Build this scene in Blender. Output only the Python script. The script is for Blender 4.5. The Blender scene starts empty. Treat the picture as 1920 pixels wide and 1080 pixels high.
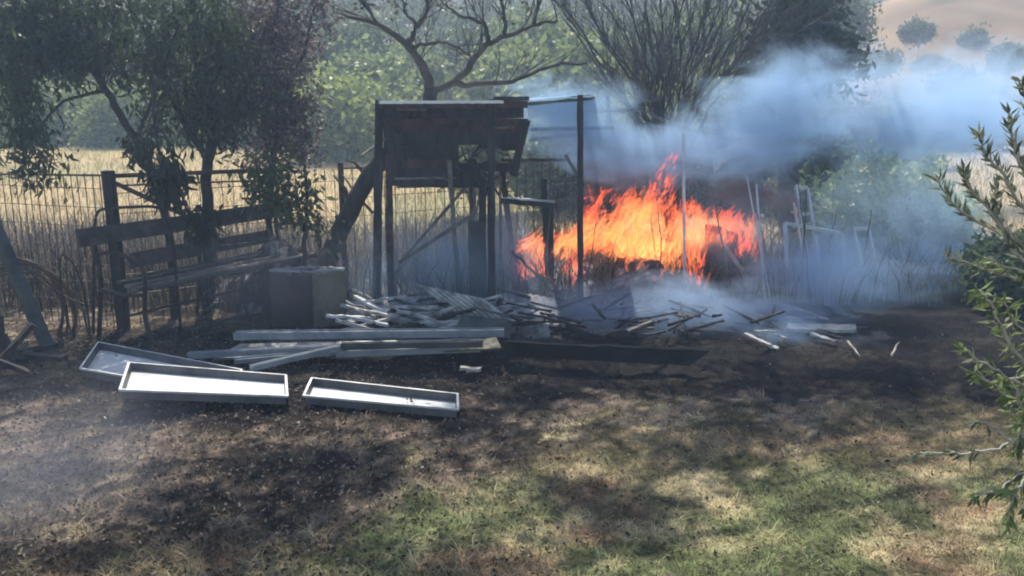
import bpy, math, random
import numpy as np
from mathutils import Vector
R = math.radians
rng = np.random.default_rng(7); random.seed(7)
scene = bpy.context.scene; C = scene.collection

# ---------------------------------------------------------------- camera, world, sun, exposure
CAMZ, FPX, PITCH = 1.65, 1600.0, math.atan(350/1600)
cd = bpy.data.cameras.new("camera"); cam = bpy.data.objects.new("camera", cd); C.objects.link(cam)
cam.location = (0, 0, CAMZ); cam.rotation_euler = (math.pi/2-PITCH, 0, 0)
cd.sensor_width = 36; cd.lens = 36*FPX/1920; cd.clip_end = 3000; cd.clip_start = 0.05
scene.camera = cam
SUN_EL, SUN_AZ = R(55), R(-12)            # azimuth from +Y, negative = towards -X
w = bpy.data.worlds.new("World"); scene.world = w; w.use_nodes = True
nt = w.node_tree; nt.nodes.clear()
sky = nt.nodes.new("ShaderNodeTexSky"); sky.sky_type = 'NISHITA'; sky.sun_disc = False
sky.sun_elevation = SUN_EL; sky.sun_rotation = SUN_AZ
bg = nt.nodes.new("ShaderNodeBackground"); bg.inputs[1].default_value = 0.15
wo = nt.nodes.new("ShaderNodeOutputWorld")
nt.links.new(sky.outputs[0], bg.inputs[0]); nt.links.new(bg.outputs[0], wo.inputs[0])
sl = bpy.data.lights.new("sun", 'SUN'); sl.energy = 5.0; sl.angle = R(0.6); sl.color = (1, .93, .82)
sun = bpy.data.objects.new("sun", sl); C.objects.link(sun)
sdir = Vector((math.sin(SUN_AZ)*math.cos(SUN_EL), math.cos(SUN_AZ)*math.cos(SUN_EL), math.sin(SUN_EL)))
sun.rotation_euler = sdir.to_track_quat('Z', 'Y').to_euler(); sun.location = (0, 0, 30)
vs = scene.view_settings; vs.view_transform = 'Standard'; vs.look = 'None'; vs.exposure = 0.50; vs.gamma = 1
cy = scene.cycles if hasattr(scene, 'cycles') else None
scene.render.engine = 'CYCLES'; cy = scene.cycles
cy.use_denoising = True; cy.max_bounces = 6; cy.diffuse_bounces = 2; cy.glossy_bounces = 2
cy.transmission_bounces = 2; cy.volume_bounces = 2; cy.transparent_max_bounces = 24
cy.volume_step_rate = 0.95; cy.volume_max_steps = 256; cy.filter_width = 2.0
cy.sample_clamp_indirect = 4

# ---------------------------------------------------------------- helpers
cp, sp_ = math.cos(PITCH), math.sin(PITCH)
def ray(px, py):
    u, v = (px-960)/FPX, (540-py)/FPX
    return Vector((u, cp+v*sp_, -sp_+v*cp))
def gp(px, py, z=0.0):
    d = ray(px, py); t = (z-CAMZ)/d.z; return Vector((d.x*t, d.y*t, z))
def yp(px, py, Y):
    d = ray(px, py); t = Y/d.y; return Vector((d.x*t, Y, CAMZ+d.z*t))
_T = rng.random((256, 256))
def vnoise(x, y):
    xi = np.floor(x).astype(int); yi = np.floor(y).astype(int); fx = x-xi; fy = y-yi
    fx = fx*fx*(3-2*fx); fy = fy*fy*(3-2*fy); a = lambda i, j: _T[(xi+i) & 255, (yi+j) & 255]
    return (a(0,0)*(1-fx)+a(1,0)*fx)*(1-fy)+(a(0,1)*(1-fx)+a(1,1)*fx)*fy
def fbm(x, y, s=1.0, o=4):
    x = np.asarray(x, float)*s; y = np.asarray(y, float)*s; r = 0; w_ = 0.5; t = 0
    for k in range(o):
        r = r+w_*vnoise(x+17.3*k, y+9.1*k); t += w_; w_ *= .55; x = x*2.03; y = y*2.03
    return r/t
def sstep(a, b, x):
    t = np.clip((np.asarray(x, float)-a)/(b-a), 0, 1); return t*t*(3-2*t)

def tag(o, label=None, cat=None, group=None, kind=None):
    if label: o['label'] = label
    if cat: o['category'] = cat
    if group: o['group'] = group
    if kind: o['kind'] = kind
    return o
def empty(name, loc, label, cat, group=None):
    o = bpy.data.objects.new(name, None); C.objects.link(o); o.location = loc; o.empty_display_size = .2
    return tag(o, label, cat, group)
def link(name, me, m, parent=None):
    o = bpy.data.objects.new(name, me); C.objects.link(o); me.materials.append(m)
    if parent is not None:
        o.parent = parent; o.matrix_parent_inverse.identity(); o.location = -Vector(parent.location)
    return o
def np_mesh(name, V, F4, col=None, smooth=False):
    me = bpy.data.meshes.new(name); V = np.asarray(V, np.float32); F4 = np.asarray(F4, np.int32)
    n, k = F4.shape
    me.vertices.add(len(V)); me.vertices.foreach_set('co', V.ravel())
    me.loops.add(n*k); me.loops.foreach_set('vertex_index', F4.ravel())
    me.polygons.add(n); me.polygons.foreach_set('loop_start', np.arange(0, n*k, k, dtype=np.int32))
    me.update(calc_edges=True)
    if smooth: me.polygons.foreach_set('use_smooth', np.ones(n, bool))
    if col is not None:
        a = me.color_attributes.new('Col', 'FLOAT_COLOR', 'POINT')
        c4 = np.ones((len(V), 4), np.float32); c4[:, :3] = np.clip(col, 0, 1); a.data.foreach_set('color', c4.ravel())
    return me
class MB:
    def __init__(s): s.v = []; s.f = []
    def beam(s, p0, p1, w, h, seg=1, jit=0.0, up=Vector((0, 0, 1)), taper=1.0):
        p0 = Vector(p0); p1 = Vector(p1); d = (p1-p0).normalized()
        if abs(d.dot(up)) > .95: up = Vector((0, 1, 0))
        a = d.cross(up).normalized(); b = a.cross(d).normalized(); n0 = len(s.v)
        for i in range(seg+1):
            t = i/seg; c = p0.lerp(p1, t); k = 1+(taper-1)*t
            for sx, sy in ((-1,-1), (1,-1), (1,1), (-1,1)):
                q = c+a*(sx*w*.5*k)+b*(sy*h*.5*k)
                if jit: q += Vector((random.uniform(-1,1), random.uniform(-1,1), random.uniform(-1,1)))*jit
                s.v.append(q)
        for i in range(seg):
            o = n0+i*4
            for j in range(4): s.f.append((o+j, o+(j+1) % 4, o+4+(j+1) % 4, o+4+j))
        s.f.append((n0+3, n0+2, n0+1, n0)); o = n0+seg*4; s.f.append((o, o+1, o+2, o+3)); return s
    def tube(s, pts, radii, n=6):
        pts = [Vector(p) for p in pts]; n0 = len(s.v); m = len(pts)
        if not hasattr(radii, '__len__'): radii = [radii]*m
        up = Vector((.13, .21, .97))
        for i, p in enumerate(pts):
            d = (pts[min(i+1, m-1)]-pts[max(i-1, 0)]).normalized()
            u = up if abs(d.dot(up)) < .95 else Vector((1, 0, 0))
            a = d.cross(u).normalized(); b = a.cross(d)
            for j in range(n):
                t = 2*math.pi*j/n; s.v.append(p+(a*math.cos(t)+b*math.sin(t))*radii[i])
        for i in range(m-1):
            for j in range(n):
                o = n0+i*n; s.f.append((o+j, o+(j+1) % n, o+n+(j+1) % n, o+n+j))
        s.f.append(tuple(range(n0+n-1, n0-1, -1))); s.f.append(tuple(range(n0+(m-1)*n, n0+m*n))); return s
    def slab(s, c, th, seg=1, jit=0.0, corr=0.0):
        """four corners (tl,tr,br,bl) with thickness, optionally subdivided / corrugated along the first edge"""
        c = [Vector(p) for p in c]; nrm = (c[1]-c[0]).cross(c[3]-c[0]).normalized()
        if nrm.z < 0: nrm = -nrm
        n0 = len(s.v)
        for i in range(seg+1):
            t = i/seg; a = c[0].lerp(c[1], t); b = c[3].lerp(c[2], t)
            o = nrm*(corr*(1 if i % 2 else -1)+random.uniform(-jit, jit))
            e1 = (a-b).normalized()*random.uniform(-jit, jit)
            s.v += [a+o+e1, b+o-e1, b+o-nrm*th-e1, a+o-nrm*th+e1]
        for i in range(seg):
            o = n0+i*4
            for j in range(4): s.f.append((o+j, o+4+j, o+4+(j+1) % 4, o+(j+1) % 4))
        s.f.append((n0, n0+1, n0+2, n0+3)); o = n0+seg*4; s.f.append((o+3, o+2, o+1, o)); return s
    def build(s, name, m, parent=None, smooth=False, bevel=0):
        me = bpy.data.meshes.new(name); me.from_pydata([tuple(v) for v in s.v], [], s.f); me.update()
        import bmesh
        bm = bmesh.new(); bm.from_mesh(me); bmesh.ops.recalc_face_normals(bm, faces=bm.faces); bm.to_mesh(me); bm.free()
        if smooth: me.polygons.foreach_set('use_smooth', [True]*len(me.polygons))
        o = link(name, me, m, parent)
        if bevel:
            b = o.modifiers.new('b', 'BEVEL'); b.width = bevel; b.segments = 2; b.limit_method = 'ANGLE'
        return o

# ---------------------------------------------------------------- materials
def mat(name, c1, c2=None, scale=6, rough=.8, metal=0, bump=.3, bscale=30, stretch=(1,1,1), spec=.3, c3=None, detail=6):
    m = bpy.data.materials.new(name); m.use_nodes = True; t = m.node_tree; N = t.nodes; L = t.links
    b = N['Principled BSDF']; b.inputs['Roughness'].default_value = rough; b.inputs['Metallic'].default_value = metal
    b.inputs['Specular IOR Level'].default_value = spec
    tc = N.new('ShaderNodeTexCoord'); mp = N.new('ShaderNodeMapping'); mp.inputs['Scale'].default_value = stretch
    L.new(tc.outputs['Object'], mp.inputs[0])
    n = N.new('ShaderNodeTexNoise'); n.inputs['Scale'].default_value = scale; n.inputs['Detail'].default_value = detail; n.inputs['Roughness'].default_value = .65
    L.new(mp.outputs[0], n.inputs[0])
    r = N.new('ShaderNodeValToRGB'); e = r.color_ramp.elements
    e[0].position = .35; e[0].color = (*c1, 1); e[1].position = .65; e[1].color = (*(c2 or c1), 1)
    if c3: x = e.new(.75); x.color = (*c3, 1)
    L.new(n.outputs['Fac'], r.inputs[0]); L.new(r.outputs[0], b.inputs['Base Color'])
    if bump:
        n2 = N.new('ShaderNodeTexNoise'); n2.inputs['Scale'].default_value = bscale; n2.inputs['Detail'].default_value = 4
        L.new(mp.outputs[0], n2.inputs[0])
        bp = N.new('ShaderNodeBump'); bp.inputs['Strength'].default_value = bump; bp.inputs['Distance'].default_value = .02
        L.new(n2.outputs['Fac'], bp.inputs['Height']); L.new(bp.outputs[0], b.inputs['Normal'])
    return m
def leaf_mat(name, transl=.5, rough=.5, spec=.35):
    m = bpy.data.materials.new(name); m.use_nodes = True; t = m.node_tree; N = t.nodes; L = t.links
    b = N['Principled BSDF']; b.inputs['Roughness'].default_value = rough; b.inputs['Specular IOR Level'].default_value = spec
    a = N.new('ShaderNodeAttribute'); a.attribute_name = 'Col'; L.new(a.outputs['Color'], b.inputs['Base Color'])
    tr = N.new('ShaderNodeBsdfTranslucent'); L.new(a.outputs['Color'], tr.inputs[0])
    mx = N.new('ShaderNodeMixShader'); mx.inputs[0].default_value = transl
    L.new(b.outputs[0], mx.inputs[1]); L.new(tr.outputs[0], mx.inputs[2])
    L.new(mx.outputs[0], N['Material Output'].inputs['Surface']); return m
M = dict(
    bark=mat('bark', (.018,.017,.016), (.055,.05,.045), 14, .9, bump=.8, stretch=(1,1,.35)),
    twig=mat('twig', (.045,.04,.037), (.09,.08,.07), 10, .9, bump=.2),
    pale_twig=mat('pale_twig', (.3,.27,.22), (.45,.42,.36), 10, .8, bump=.2),
    char=mat('charred_wood', (.012,.012,.013), (.05,.045,.042), 12, .85, bump=.8, stretch=(1,1,.3), c3=(.11,.09,.08)),
    char_red=mat('scorched_board', (.02,.016,.015), (.1,.055,.045), 8, .85, bump=.6),
    oldwood=mat('old_grey_wood', (.09,.08,.07), (.22,.19,.16), 10, .85, bump=.6, stretch=(1,.3,1)),
    ashwood=mat('ash_covered_wood', (.12,.115,.11), (.55,.52,.48), 8, .9, bump=.6),
    bench=mat('bench_wood', (.035,.03,.03), (.09,.075,.07), 10, .7, bump=.4),
    iron=mat('dark_iron', (.02,.02,.022), (.07,.05,.045), 20, .6, metal=.4, bump=.3),
    rustpipe=mat('rusty_pipe', (.05,.03,.025), (.14,.08,.06), 15, .7, metal=.2, bump=.3),
    galv=mat('galvanised_steel', (.38,.4,.41), (.6,.61,.6), 5, .45, metal=.55, bump=.15),
    dullsteel=mat('dull_steel', (.16,.18,.2), (.3,.32,.34), 5, .6, metal=.2, bump=.2),
    paintpanel=mat('painted_steel', (.18,.2,.21), (.32,.34,.34), 4, .5, metal=.2, bump=.15, c3=(.22,.16,.12)),
    white=mat('white_enamel', (.62,.62,.60), (.45,.45,.44), 3, .5, bump=.15, c3=(.3,.28,.25)),
    traywall_shade=mat('shaded_tray_wall', (.05,.052,.055), (.13,.13,.13), 5, .5, bump=.15, c3=(.12,.08,.06)),  # rust-flecked walls, base darkened to put their shade into the colour
    rim=mat('tray_rim', (.45,.46,.45), (.7,.7,.68), 9, .45, metal=.2, bump=.1),
    charsheet=mat('blackened_sheet', (.010,.011,.012), (.03,.032,.034), 4, .8, bump=.2, spec=.1),
    sheet=mat('dark_sheet', (.03,.035,.038), (.09,.1,.1), 4, .55, metal=.2, bump=.2),
    roof=mat('roof_sheet', (.65,.65,.62), (.8,.78,.74), 3, .5, metal=.2, bump=.2, c3=(.35,.16,.1)),
    tarp=mat('blue_tarp', (.3,.5,.62), (.6,.72,.76), 4, .6, bump=.3),
    bin=mat('burnt_bin', (.02,.017,.017), (.07,.045,.038), 7, .7, metal=.2, bump=.3),
    binpanel=mat('bin_panel', (.06,.065,.05), (.14,.13,.09), 7, .7, bump=.3, c3=(.17,.08,.05)),
    plastic=mat('white_plastic', (.6,.62,.62), (.8,.8,.8), 5, .5, bump=.1),
    leaf=leaf_mat('leaf'), dryleaf=leaf_mat('dry_leaf', .25, .8, .1), grass=leaf_mat('grass_blade', .3, .7, .15),
)
_t = M['tarp'].node_tree; _b = _t.nodes['Principled BSDF']; _tr = _t.nodes.new('ShaderNodeBsdfTranslucent'); _tr.inputs[0].default_value = (.6,.8,.95,1); _mx = _t.nodes.new('ShaderNodeMixShader'); _mx.inputs[0].default_value = .6
_t.links.new(_b.outputs[0], _mx.inputs[1]); _t.links.new(_tr.outputs[0], _mx.inputs[2]); _t.links.new(_mx.outputs[0], _t.nodes['Material Output'].inputs['Surface'])
# ground: vertex colour broken up by fine noise
gm = bpy.data.materials.new('ground'); gm.use_nodes = True; N = gm.node_tree.nodes; L = gm.node_tree.links
b = N['Principled BSDF']; b.inputs['Roughness'].default_value = .95; b.inputs['Specular IOR Level'].default_value = .1
a = N.new('ShaderNodeAttribute'); a.attribute_name = 'Col'
tc = N.new('ShaderNodeTexCoord'); n1 = N.new('ShaderNodeTexNoise'); n1.inputs['Scale'].default_value = 28; n1.inputs['Detail'].default_value = 8; n1.inputs['Roughness'].default_value = .75
L.new(tc.outputs['Object'], n1.inputs[0])
mr = N.new('ShaderNodeMapRange'); mr.inputs['From Min'].default_value = .3; mr.inputs['From Max'].default_value = .7; mr.inputs['To Min'].default_value = .35; mr.inputs['To Max'].default_value = 1.65
L.new(n1.outputs['Fac'], mr.inputs[0])
vm = N.new('ShaderNodeVectorMath'); vm.operation = 'SCALE'; L.new(a.outputs['Color'], vm.inputs[0]); L.new(mr.outputs[0], vm.inputs['Scale']); L.new(vm.outputs[0], b.inputs['Base Color'])
bp = N.new('ShaderNodeBump'); bp.inputs['Strength'].default_value = .8; bp.inputs['Distance'].default_value = .03; L.new(n1.outputs['Fac'], bp.inputs['Height']); L.new(bp.outputs[0], b.inputs['Normal'])
M['ground'] = gm

def C3(*a): return np.array(a)
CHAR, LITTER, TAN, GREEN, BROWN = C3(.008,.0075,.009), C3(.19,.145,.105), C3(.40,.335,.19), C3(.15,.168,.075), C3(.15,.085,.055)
ASH, FIELD = C3(.30,.29,.28), C3(.44,.335,.17)
def gcol(x, y):
    x = np.asarray(x, float); y = np.asarray(y, float)
    n1 = fbm(x, y, .9); n2 = fbm(x+40, y+3, 2.6); n3 = fbm(x+9, y+70, 8, 3)
    lerp = lambda a, b, t: a*(1-t[..., None])+b*t[..., None]
    lawn = lerp(GREEN+0*x[..., None], TAN, sstep(.42, .64, n2*.6+n3*.4+.01)); lawn = lerp(lawn, BROWN*1.25, np.clip(sstep(.46, .60, n1*.5+n2*.5)*.8+sstep(3.4,4.0,y)*.5, 0, .9)); lawn = lawn*(.45+.95*sstep(.35,.68,n3*.6+fbm(x+5,y+5,22,2)*.4)[..., None])
    lit = lerp(LITTER+0*x[..., None], TAN*.8, sstep(.52, .72, n3)); lit = lerp(lit, CHAR*1.5, sstep(.44, .55, n2*.6+fbm(x+31,y+8,14,3)*.4)*.85); lit = lit*(.4+1.2*sstep(.32,.7,fbm(x+5,y+5,24,2))[..., None])
    c = lawn
    # brown leaf litter on the left and in the middle, charred strip towards the fire with cast shade painted into its black
    lm = sstep(-.15, .35, -x*.36+(y-3.1)*.95+(n1-.5)*2.0-.12+(n3-.5)*.8)
    c = lerp(c, lit, lm)
    burn_shade = sstep(-.15, .25, (y-4.25)+(n1-.5)*1.9+(n3-.5)*1.3-np.clip(x-2.2, 0, 5)*.10)*sstep(-3.4,-1.6,x+(n1-.5))
    c = lerp(c, CHAR+lit*.06, burn_shade*.97)
    patch = sstep(.54, .66, fbm(x+5, y+55, 1.5, 4))*sstep(2.9, 3.5, y)*sstep(2.6, 1.4, np.abs(x))
    c = lerp(c, CHAR*1.6+lit*.1, patch*.8)
    ash = sstep(.5, .62, fbm(x+77, y+21, 2.2))*sstep(5.6, 6.1, y)*sstep(9.5, 8, y)*sstep(-2.4, -1.4, x)*sstep(3.4, 2.2, x)
    c = lerp(c, ASH, ash*.8)
    f = sstep(8.5, 10.5, y+(n1-.5)*2); fd = lerp(FIELD+0*x[..., None], C3(.30,.29,.14), sstep(.5, .7, fbm(x, y, .15))*.6)
    fd = lerp(fd, C3(.42,.38,.33), sstep(3, 9, x-y*.25)); c = lerp(c, fd, f)
    return c
def gz(x, y):
    near = sstep(14, 9, y)
    return (fbm(x, y, 1.2)-.5)*.10*near + (fbm(x+3, y, 7, 3)-.5)*.05*near*sstep(7.5, 6.5, y)

# ---------------------------------------------------------------- ground and hills
def grow(a, b, n, s0):   # n steps growing from s0
    k = np.linspace(0, 1, n+1)[1:]; return a+(b-a)*(k*s0+(1-s0)*k**3.2)
xs = np.concatenate([-grow(5, 700, 45, .02)[::-1], np.arange(-5, 5.01, .045), grow(5, 700, 45, .02)])
ys = np.concatenate([np.arange(-30, 1, 6), np.arange(1.2, 9, .045), grow(9, 900, 70, .02)])
X, Y = np.meshgrid(xs, ys); Z = gz(X, Y)
idx = np.arange(X.size).reshape(X.shape)
F = np.stack([idx[:-1,:-1], idx[:-1,1:], idx[1:,1:], idx[1:,:-1]], -1).reshape(-1, 4)
V = np.stack([X, Y, Z], -1).reshape(-1, 3)
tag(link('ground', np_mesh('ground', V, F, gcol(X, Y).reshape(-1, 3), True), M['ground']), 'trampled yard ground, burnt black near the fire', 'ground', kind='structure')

def hz(x, y):
    r = x/np.maximum(y, 1)
    y0 = 58+180*sstep(.28, .42, r)
    z = np.maximum(0, y-y0)*(.175+.32*sstep(.28,.42,r))+(fbm(x, y, .03)-.5)*10*sstep(0, 40, y-y0)
    z = np.minimum(z, 46)
    sx = np.where(x < 85, 31., 80.)
    z2 = 24*np.exp(-((x-85)/sx)**2)*np.exp(-((y-185)/45)**2)+(fbm(x, y, .06)-.5)*2.0
    return np.where(z2 > z, z2, z)-.8, z2 > z
xs = np.linspace(-260, 330, 200); ys = np.linspace(56, 330, 150)
X, Y = np.meshgrid(xs, ys); Z, hm = hz(X, Y); idx = np.arange(X.size).reshape(X.shape)
F = np.stack([idx[:-1,:-1], idx[:-1,1:], idx[1:,1:], idx[1:,:-1]], -1).reshape(-1, 4)
n = fbm(X, Y, .09)[..., None]*.7+fbm(X+9, Y*.3, .5)[..., None]*.3; hc = np.where(hm[..., None], C3(.27,.185,.105)*(.1+1.8*n)+sstep(.55,.62,fbm(X+70,Y+5,.045))[...,None]*C3(-.10,-.05,-.04), C3(.12,.13,.08)*(.5+n)+sstep(.5,.6,fbm(X+30,Y,.02))[...,None]*C3(.14,.11,.09))
tag(link('hills', np_mesh('hills', np.stack([X, Y, Z], -1).reshape(-1, 3), F, hc.reshape(-1, 3), True), M['ground']), 'dry tan hill and wooded slopes rising behind the field', 'hills', kind='structure')

# ---------------------------------------------------------------- foliage
def leaf_mesh(name, P, D, ln, wd, cols, fold=.25):
    """one small folded leaf (two quads) per point: P base, D direction, ln length, wd width"""
    n = len(P); D = D/np.linalg.norm(D, axis=1, keepdims=True)
    r = rng.normal(size=(n, 3)); S = np.cross(D, r); S /= np.linalg.norm(S, axis=1, keepdims=True)+1e-9; U = np.cross(S, D)
    ln = np.broadcast_to(ln, n)[:, None]; wd = np.broadcast_to(wd, n)[:, None]
    v = np.stack([P, P+D*ln*.45+S*wd+U*wd*fold, P+D*ln-U*ln*.08, P+D*ln*.45-S*wd+U*wd*fold], 1).reshape(-1, 3)
    f = np.arange(n*4).reshape(-1, 4)
    return np_mesh(name, v, f, np.repeat(cols, 4, 0))
def crown_pts(lobes, per, spread, hollow=.45):
    """lobes: (centre, radii, clumps); returns points, clump id, outward"""
    P = []; cid = []; k = 0
    for c, r, n in lobes:
        d = rng.normal(size=(n, 3)); d /= np.linalg.norm(d, axis=1, keepdims=True)
        rad = hollow+(1-hollow)*rng.random((n, 1))**.6
        cc = np.array(c)+d*rad*np.array(r)*(1+.25*(rng.random((n, 1))-.5))
        for q in cc:
            m = int(per*rng.uniform(.5, 1.5)); P.append(q+rng.normal(size=(m, 3))*spread*rng.uniform(.6, 1.4)); cid += [k]*m; k += 1
    return np.concatenate(P), np.array(cid)
def crown(name, lobes, per, spread, ln, wd, base, var, parent=None, droop=0., m='leaf', hollow=.45):
    P, cid = crown_pts(lobes, per, spread, hollow); n = len(P)
    D = rng.normal(size=(n, 3)); D[:, 2] -= droop
    cb = rng.random(cid.max()+1); t = (cb[cid]*.6+rng.random(n)*.4)[:, None]
    cols = np.array(base)*(1-t)+np.array(var)*t
    me = leaf_mesh(name, P, D, ln*rng.uniform(.6, 1.3, n), wd*rng.uniform(.7, 1.2, n), cols)
    return link(name, me, M[m], parent)
def lobe(px, py, Y, rx, ry, n, depth=None):
    c = yp(px, py, Y); s = Y/FPX; return (tuple(c), (rx*s, depth if depth else (rx+ry)*.5*s, ry*s), n)
def path(pts, Y, dY=None):
    return [yp(p[0], p[1], Y+(p[2] if len(p) > 2 else 0)) for p in pts]
def smooth_path(pts, k=4, jit=0):
    out = []; n = len(pts)
    for i in range(n-1):
        p0, p1, p2, p3 = pts[max(i-1, 0)], pts[i], pts[i+1], pts[min(i+2, n-1)]
        for j in range(k):
            t = j/k; q = .5*((2*p1)+(p2-p0)*t+(2*p0-5*p1+4*p2-p3)*t*t+(3*p1-p0-3*p2+p3)*t**3)
            if jit and (i or j): q = q+Vector((random.uniform(-jit, jit), random.uniform(-jit, jit), random.uniform(-jit, jit)))
            out.append(q)
    out.append(pts[-1]); return out
def limb(mb, pts, r0, r1, k=4, n=6, jit=0):
    q = smooth_path(pts, k, jit); m = len(q)
    mb.tube(q, [r0+(r1-r0)*i/(m-1) for i in range(m)], n); return q
def twigs(mb, p, d, ln, r, depth, spread=.5, up=.05):
    d = d.normalized(); n = 4; pts = [p]; q = p.copy(); dd = d.copy()
    for i in range(n):
        dd = (dd+Vector((random.uniform(-1,1), random.uniform(-1,1), random.uniform(-1,1)))*.18+Vector((0,0,up))).normalized()
        q = q+dd*ln/n; pts.append(q.copy())
    mb.tube(pts, [r*(1-.6*i/n) for i in range(n+1)], 4)
    if depth > 0:
        for k in range(random.choice((2, 3, 3))):
            i = random.randint(1, n); e = (dd+Vector((random.uniform(-1,1), random.uniform(-1,1)*.8, random.uniform(-.8,1)))*spread)
            twigs(mb, pts[i], e, ln*random.uniform(.5, .8), r*.55, depth-1, spread, up)

exec_order = None
# ---- wooded slopes far behind (uncountable)
def far_wood():
    n = 1500; P = []; 
    y = rng.uniform(62, 325, n*4); x = rng.uniform(-.75, .75, n*4)*y; z, hm = hz(x, y)
    keep = (~hm) & (z > .2) & ((y > 235) | (x/y < .36)) & (fbm(x, y, .035) > .42); x, y, z = x[keep][:n], y[keep][:n], z[keep][:n]
    pts = []; cols = []; ln = []
    for a, b_, c in zip(x, y, z):
        r = rng.uniform(1.6, 3.4); m = 90; q = rng.normal(size=(m, 3))*np.array([r*.5, r*.5, r*.42])+np.array([a, b_, c+r*.7]); pts.append(q)
        g = rng.uniform(.5, 1.4); k = rng.random(); base = C3(.07,.10,.045)*(1-k)+C3(.10,.12,.06)*k
        cols.append(np.repeat((base*g)[None], m, 0)*rng.uniform(.7, 1.3, (m, 1))); ln.append(np.full(m, r*.24))
    P = np.concatenate(pts); ln = np.concatenate(ln)
    o = link('woodland', leaf_mesh('woodland', P, rng.normal(size=P.shape), ln, ln*.45, np.concatenate(cols)), M['leaf'])
    tag(o, 'hazy scrub woodland covering the far slopes', 'woodland', kind='stuff')
far_wood()

def bush(name, label, lobes, base, var, group=None, per=26, spread=.25, ln=.2, wd=.06, cat='bush', stem=True, stemY=None, droop=0., hollow=.45):
    c = lobes[0][0]; e = empty(name, (c[0], c[1], 0), label, cat, group)
    crown('crown', lobes, per, spread, ln, wd, base, var, e, droop, hollow=hollow)
    mb = MB()
    for cc, r, n in lobes:
        for k in range(3):
            q = Vector(cc)+Vector((random.uniform(-.5,.5)*r[0], random.uniform(-.4,.4)*r[1], r[2]*.3))
            b0 = Vector((c[0]+random.uniform(-.1,.1)*r[0], c[1]+random.uniform(-.1,.1), -.05))
            limb(mb, [b0, b0.lerp(q, .5)+Vector((random.uniform(-.1,.1), 0, .1)), q], max(.02, r[2]*.045), .01, 4, 5)
    mb.build('trunk', M['bark'], e, True); return e
DG, DGv = (.035,.05,.025), (.09,.12,.045); BG, BGv = (.12,.17,.03), (.36,.42,.11)
# field hedge on the left, each bush its own
hb = [(60,225,33,70,62),(150,232,34,75,55),(235,225,32,60,62),(330,235,34,80,60),(430,232,33,70,62),(520,235,32,60,70),(615,230,24,62,62),(690,232,26,60,55)]
nm = ['bush at the outer end of the field hedge','second bush of the field hedge, behind the drooping tree','sunlit round bush in the field hedge','wide dark bush in the field hedge behind the trunks','dark bush in the hedge behind the thick trunk','tall hedge bush behind the purple-leaved tree','yellow-green sunlit bush between the purple tree and the shed','low bush tucked against the left post of the shed']
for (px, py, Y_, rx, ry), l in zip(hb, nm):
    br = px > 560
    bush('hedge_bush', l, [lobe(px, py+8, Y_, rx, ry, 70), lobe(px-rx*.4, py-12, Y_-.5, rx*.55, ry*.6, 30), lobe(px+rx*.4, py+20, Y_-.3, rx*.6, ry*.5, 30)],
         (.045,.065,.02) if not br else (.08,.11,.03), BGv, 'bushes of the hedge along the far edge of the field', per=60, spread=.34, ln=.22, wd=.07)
# mid-distance trees between the hedge and the slopes
mid = [(650,110,52,75,55,0),(760,150,46,70,35,1),(690,165,40,60,30,1),(880,120,58,85,70,0),(1000,110,44,75,65,1),(960,165,36,70,40,1),(1080,190,30,80,75,1),(1180,160,40,80,80,0),
       (1290,120,46,90,85,1),(1400,160,42,80,80,0),(560,60,60,80,60,0),(300,120,56,90,70,0),(120,110,60,90,70,0),(450,110,52,80,60,1),(30,130,48,70,60,1),(1560,60,60,60,60,0)]
ml = ['blue-green hazy tree above the sunlit hedge','low yellow-green bush left of the leaning trunk','pale green bush behind the shed roof corner','tall dim tree behind the fork of the leaning tree','olive tree right of the fork of the leaning tree','low green bush under the long side branch','bush behind the blue sheeting','dim tree behind the outer stems of the bare shrub',
      'yellow-green tree seen through the bare shrub','dark tree behind the heart of the bare shrub','far tree above the purple-leaved tree','far tree behind the crown of the drooping tree','far tree behind the leftmost foliage','sunlit far tree between the two left crowns','far tree at the left margin','far tree beside the dark trunk, below the hill']
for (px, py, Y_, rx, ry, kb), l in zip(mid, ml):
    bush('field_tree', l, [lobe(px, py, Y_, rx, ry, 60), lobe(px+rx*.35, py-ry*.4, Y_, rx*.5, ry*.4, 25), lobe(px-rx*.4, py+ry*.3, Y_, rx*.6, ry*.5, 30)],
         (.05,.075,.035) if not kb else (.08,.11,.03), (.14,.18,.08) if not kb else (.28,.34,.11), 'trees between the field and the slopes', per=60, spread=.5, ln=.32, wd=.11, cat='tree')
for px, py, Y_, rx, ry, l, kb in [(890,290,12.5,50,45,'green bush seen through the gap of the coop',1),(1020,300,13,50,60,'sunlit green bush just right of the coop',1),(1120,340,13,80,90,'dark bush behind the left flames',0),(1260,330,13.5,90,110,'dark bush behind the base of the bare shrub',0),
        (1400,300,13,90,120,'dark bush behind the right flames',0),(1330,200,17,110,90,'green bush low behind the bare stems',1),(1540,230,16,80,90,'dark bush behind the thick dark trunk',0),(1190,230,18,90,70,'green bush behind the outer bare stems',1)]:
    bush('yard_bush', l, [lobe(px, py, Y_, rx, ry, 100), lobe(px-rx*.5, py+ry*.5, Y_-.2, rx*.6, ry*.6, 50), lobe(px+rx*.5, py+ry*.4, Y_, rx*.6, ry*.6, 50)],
         (.035,.045,.03) if not kb else (.06,.09,.03), (.08,.10,.055) if not kb else (.32,.38,.11), 'bushes behind the fire', per=34, spread=.12, ln=.10, wd=.03)
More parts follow.
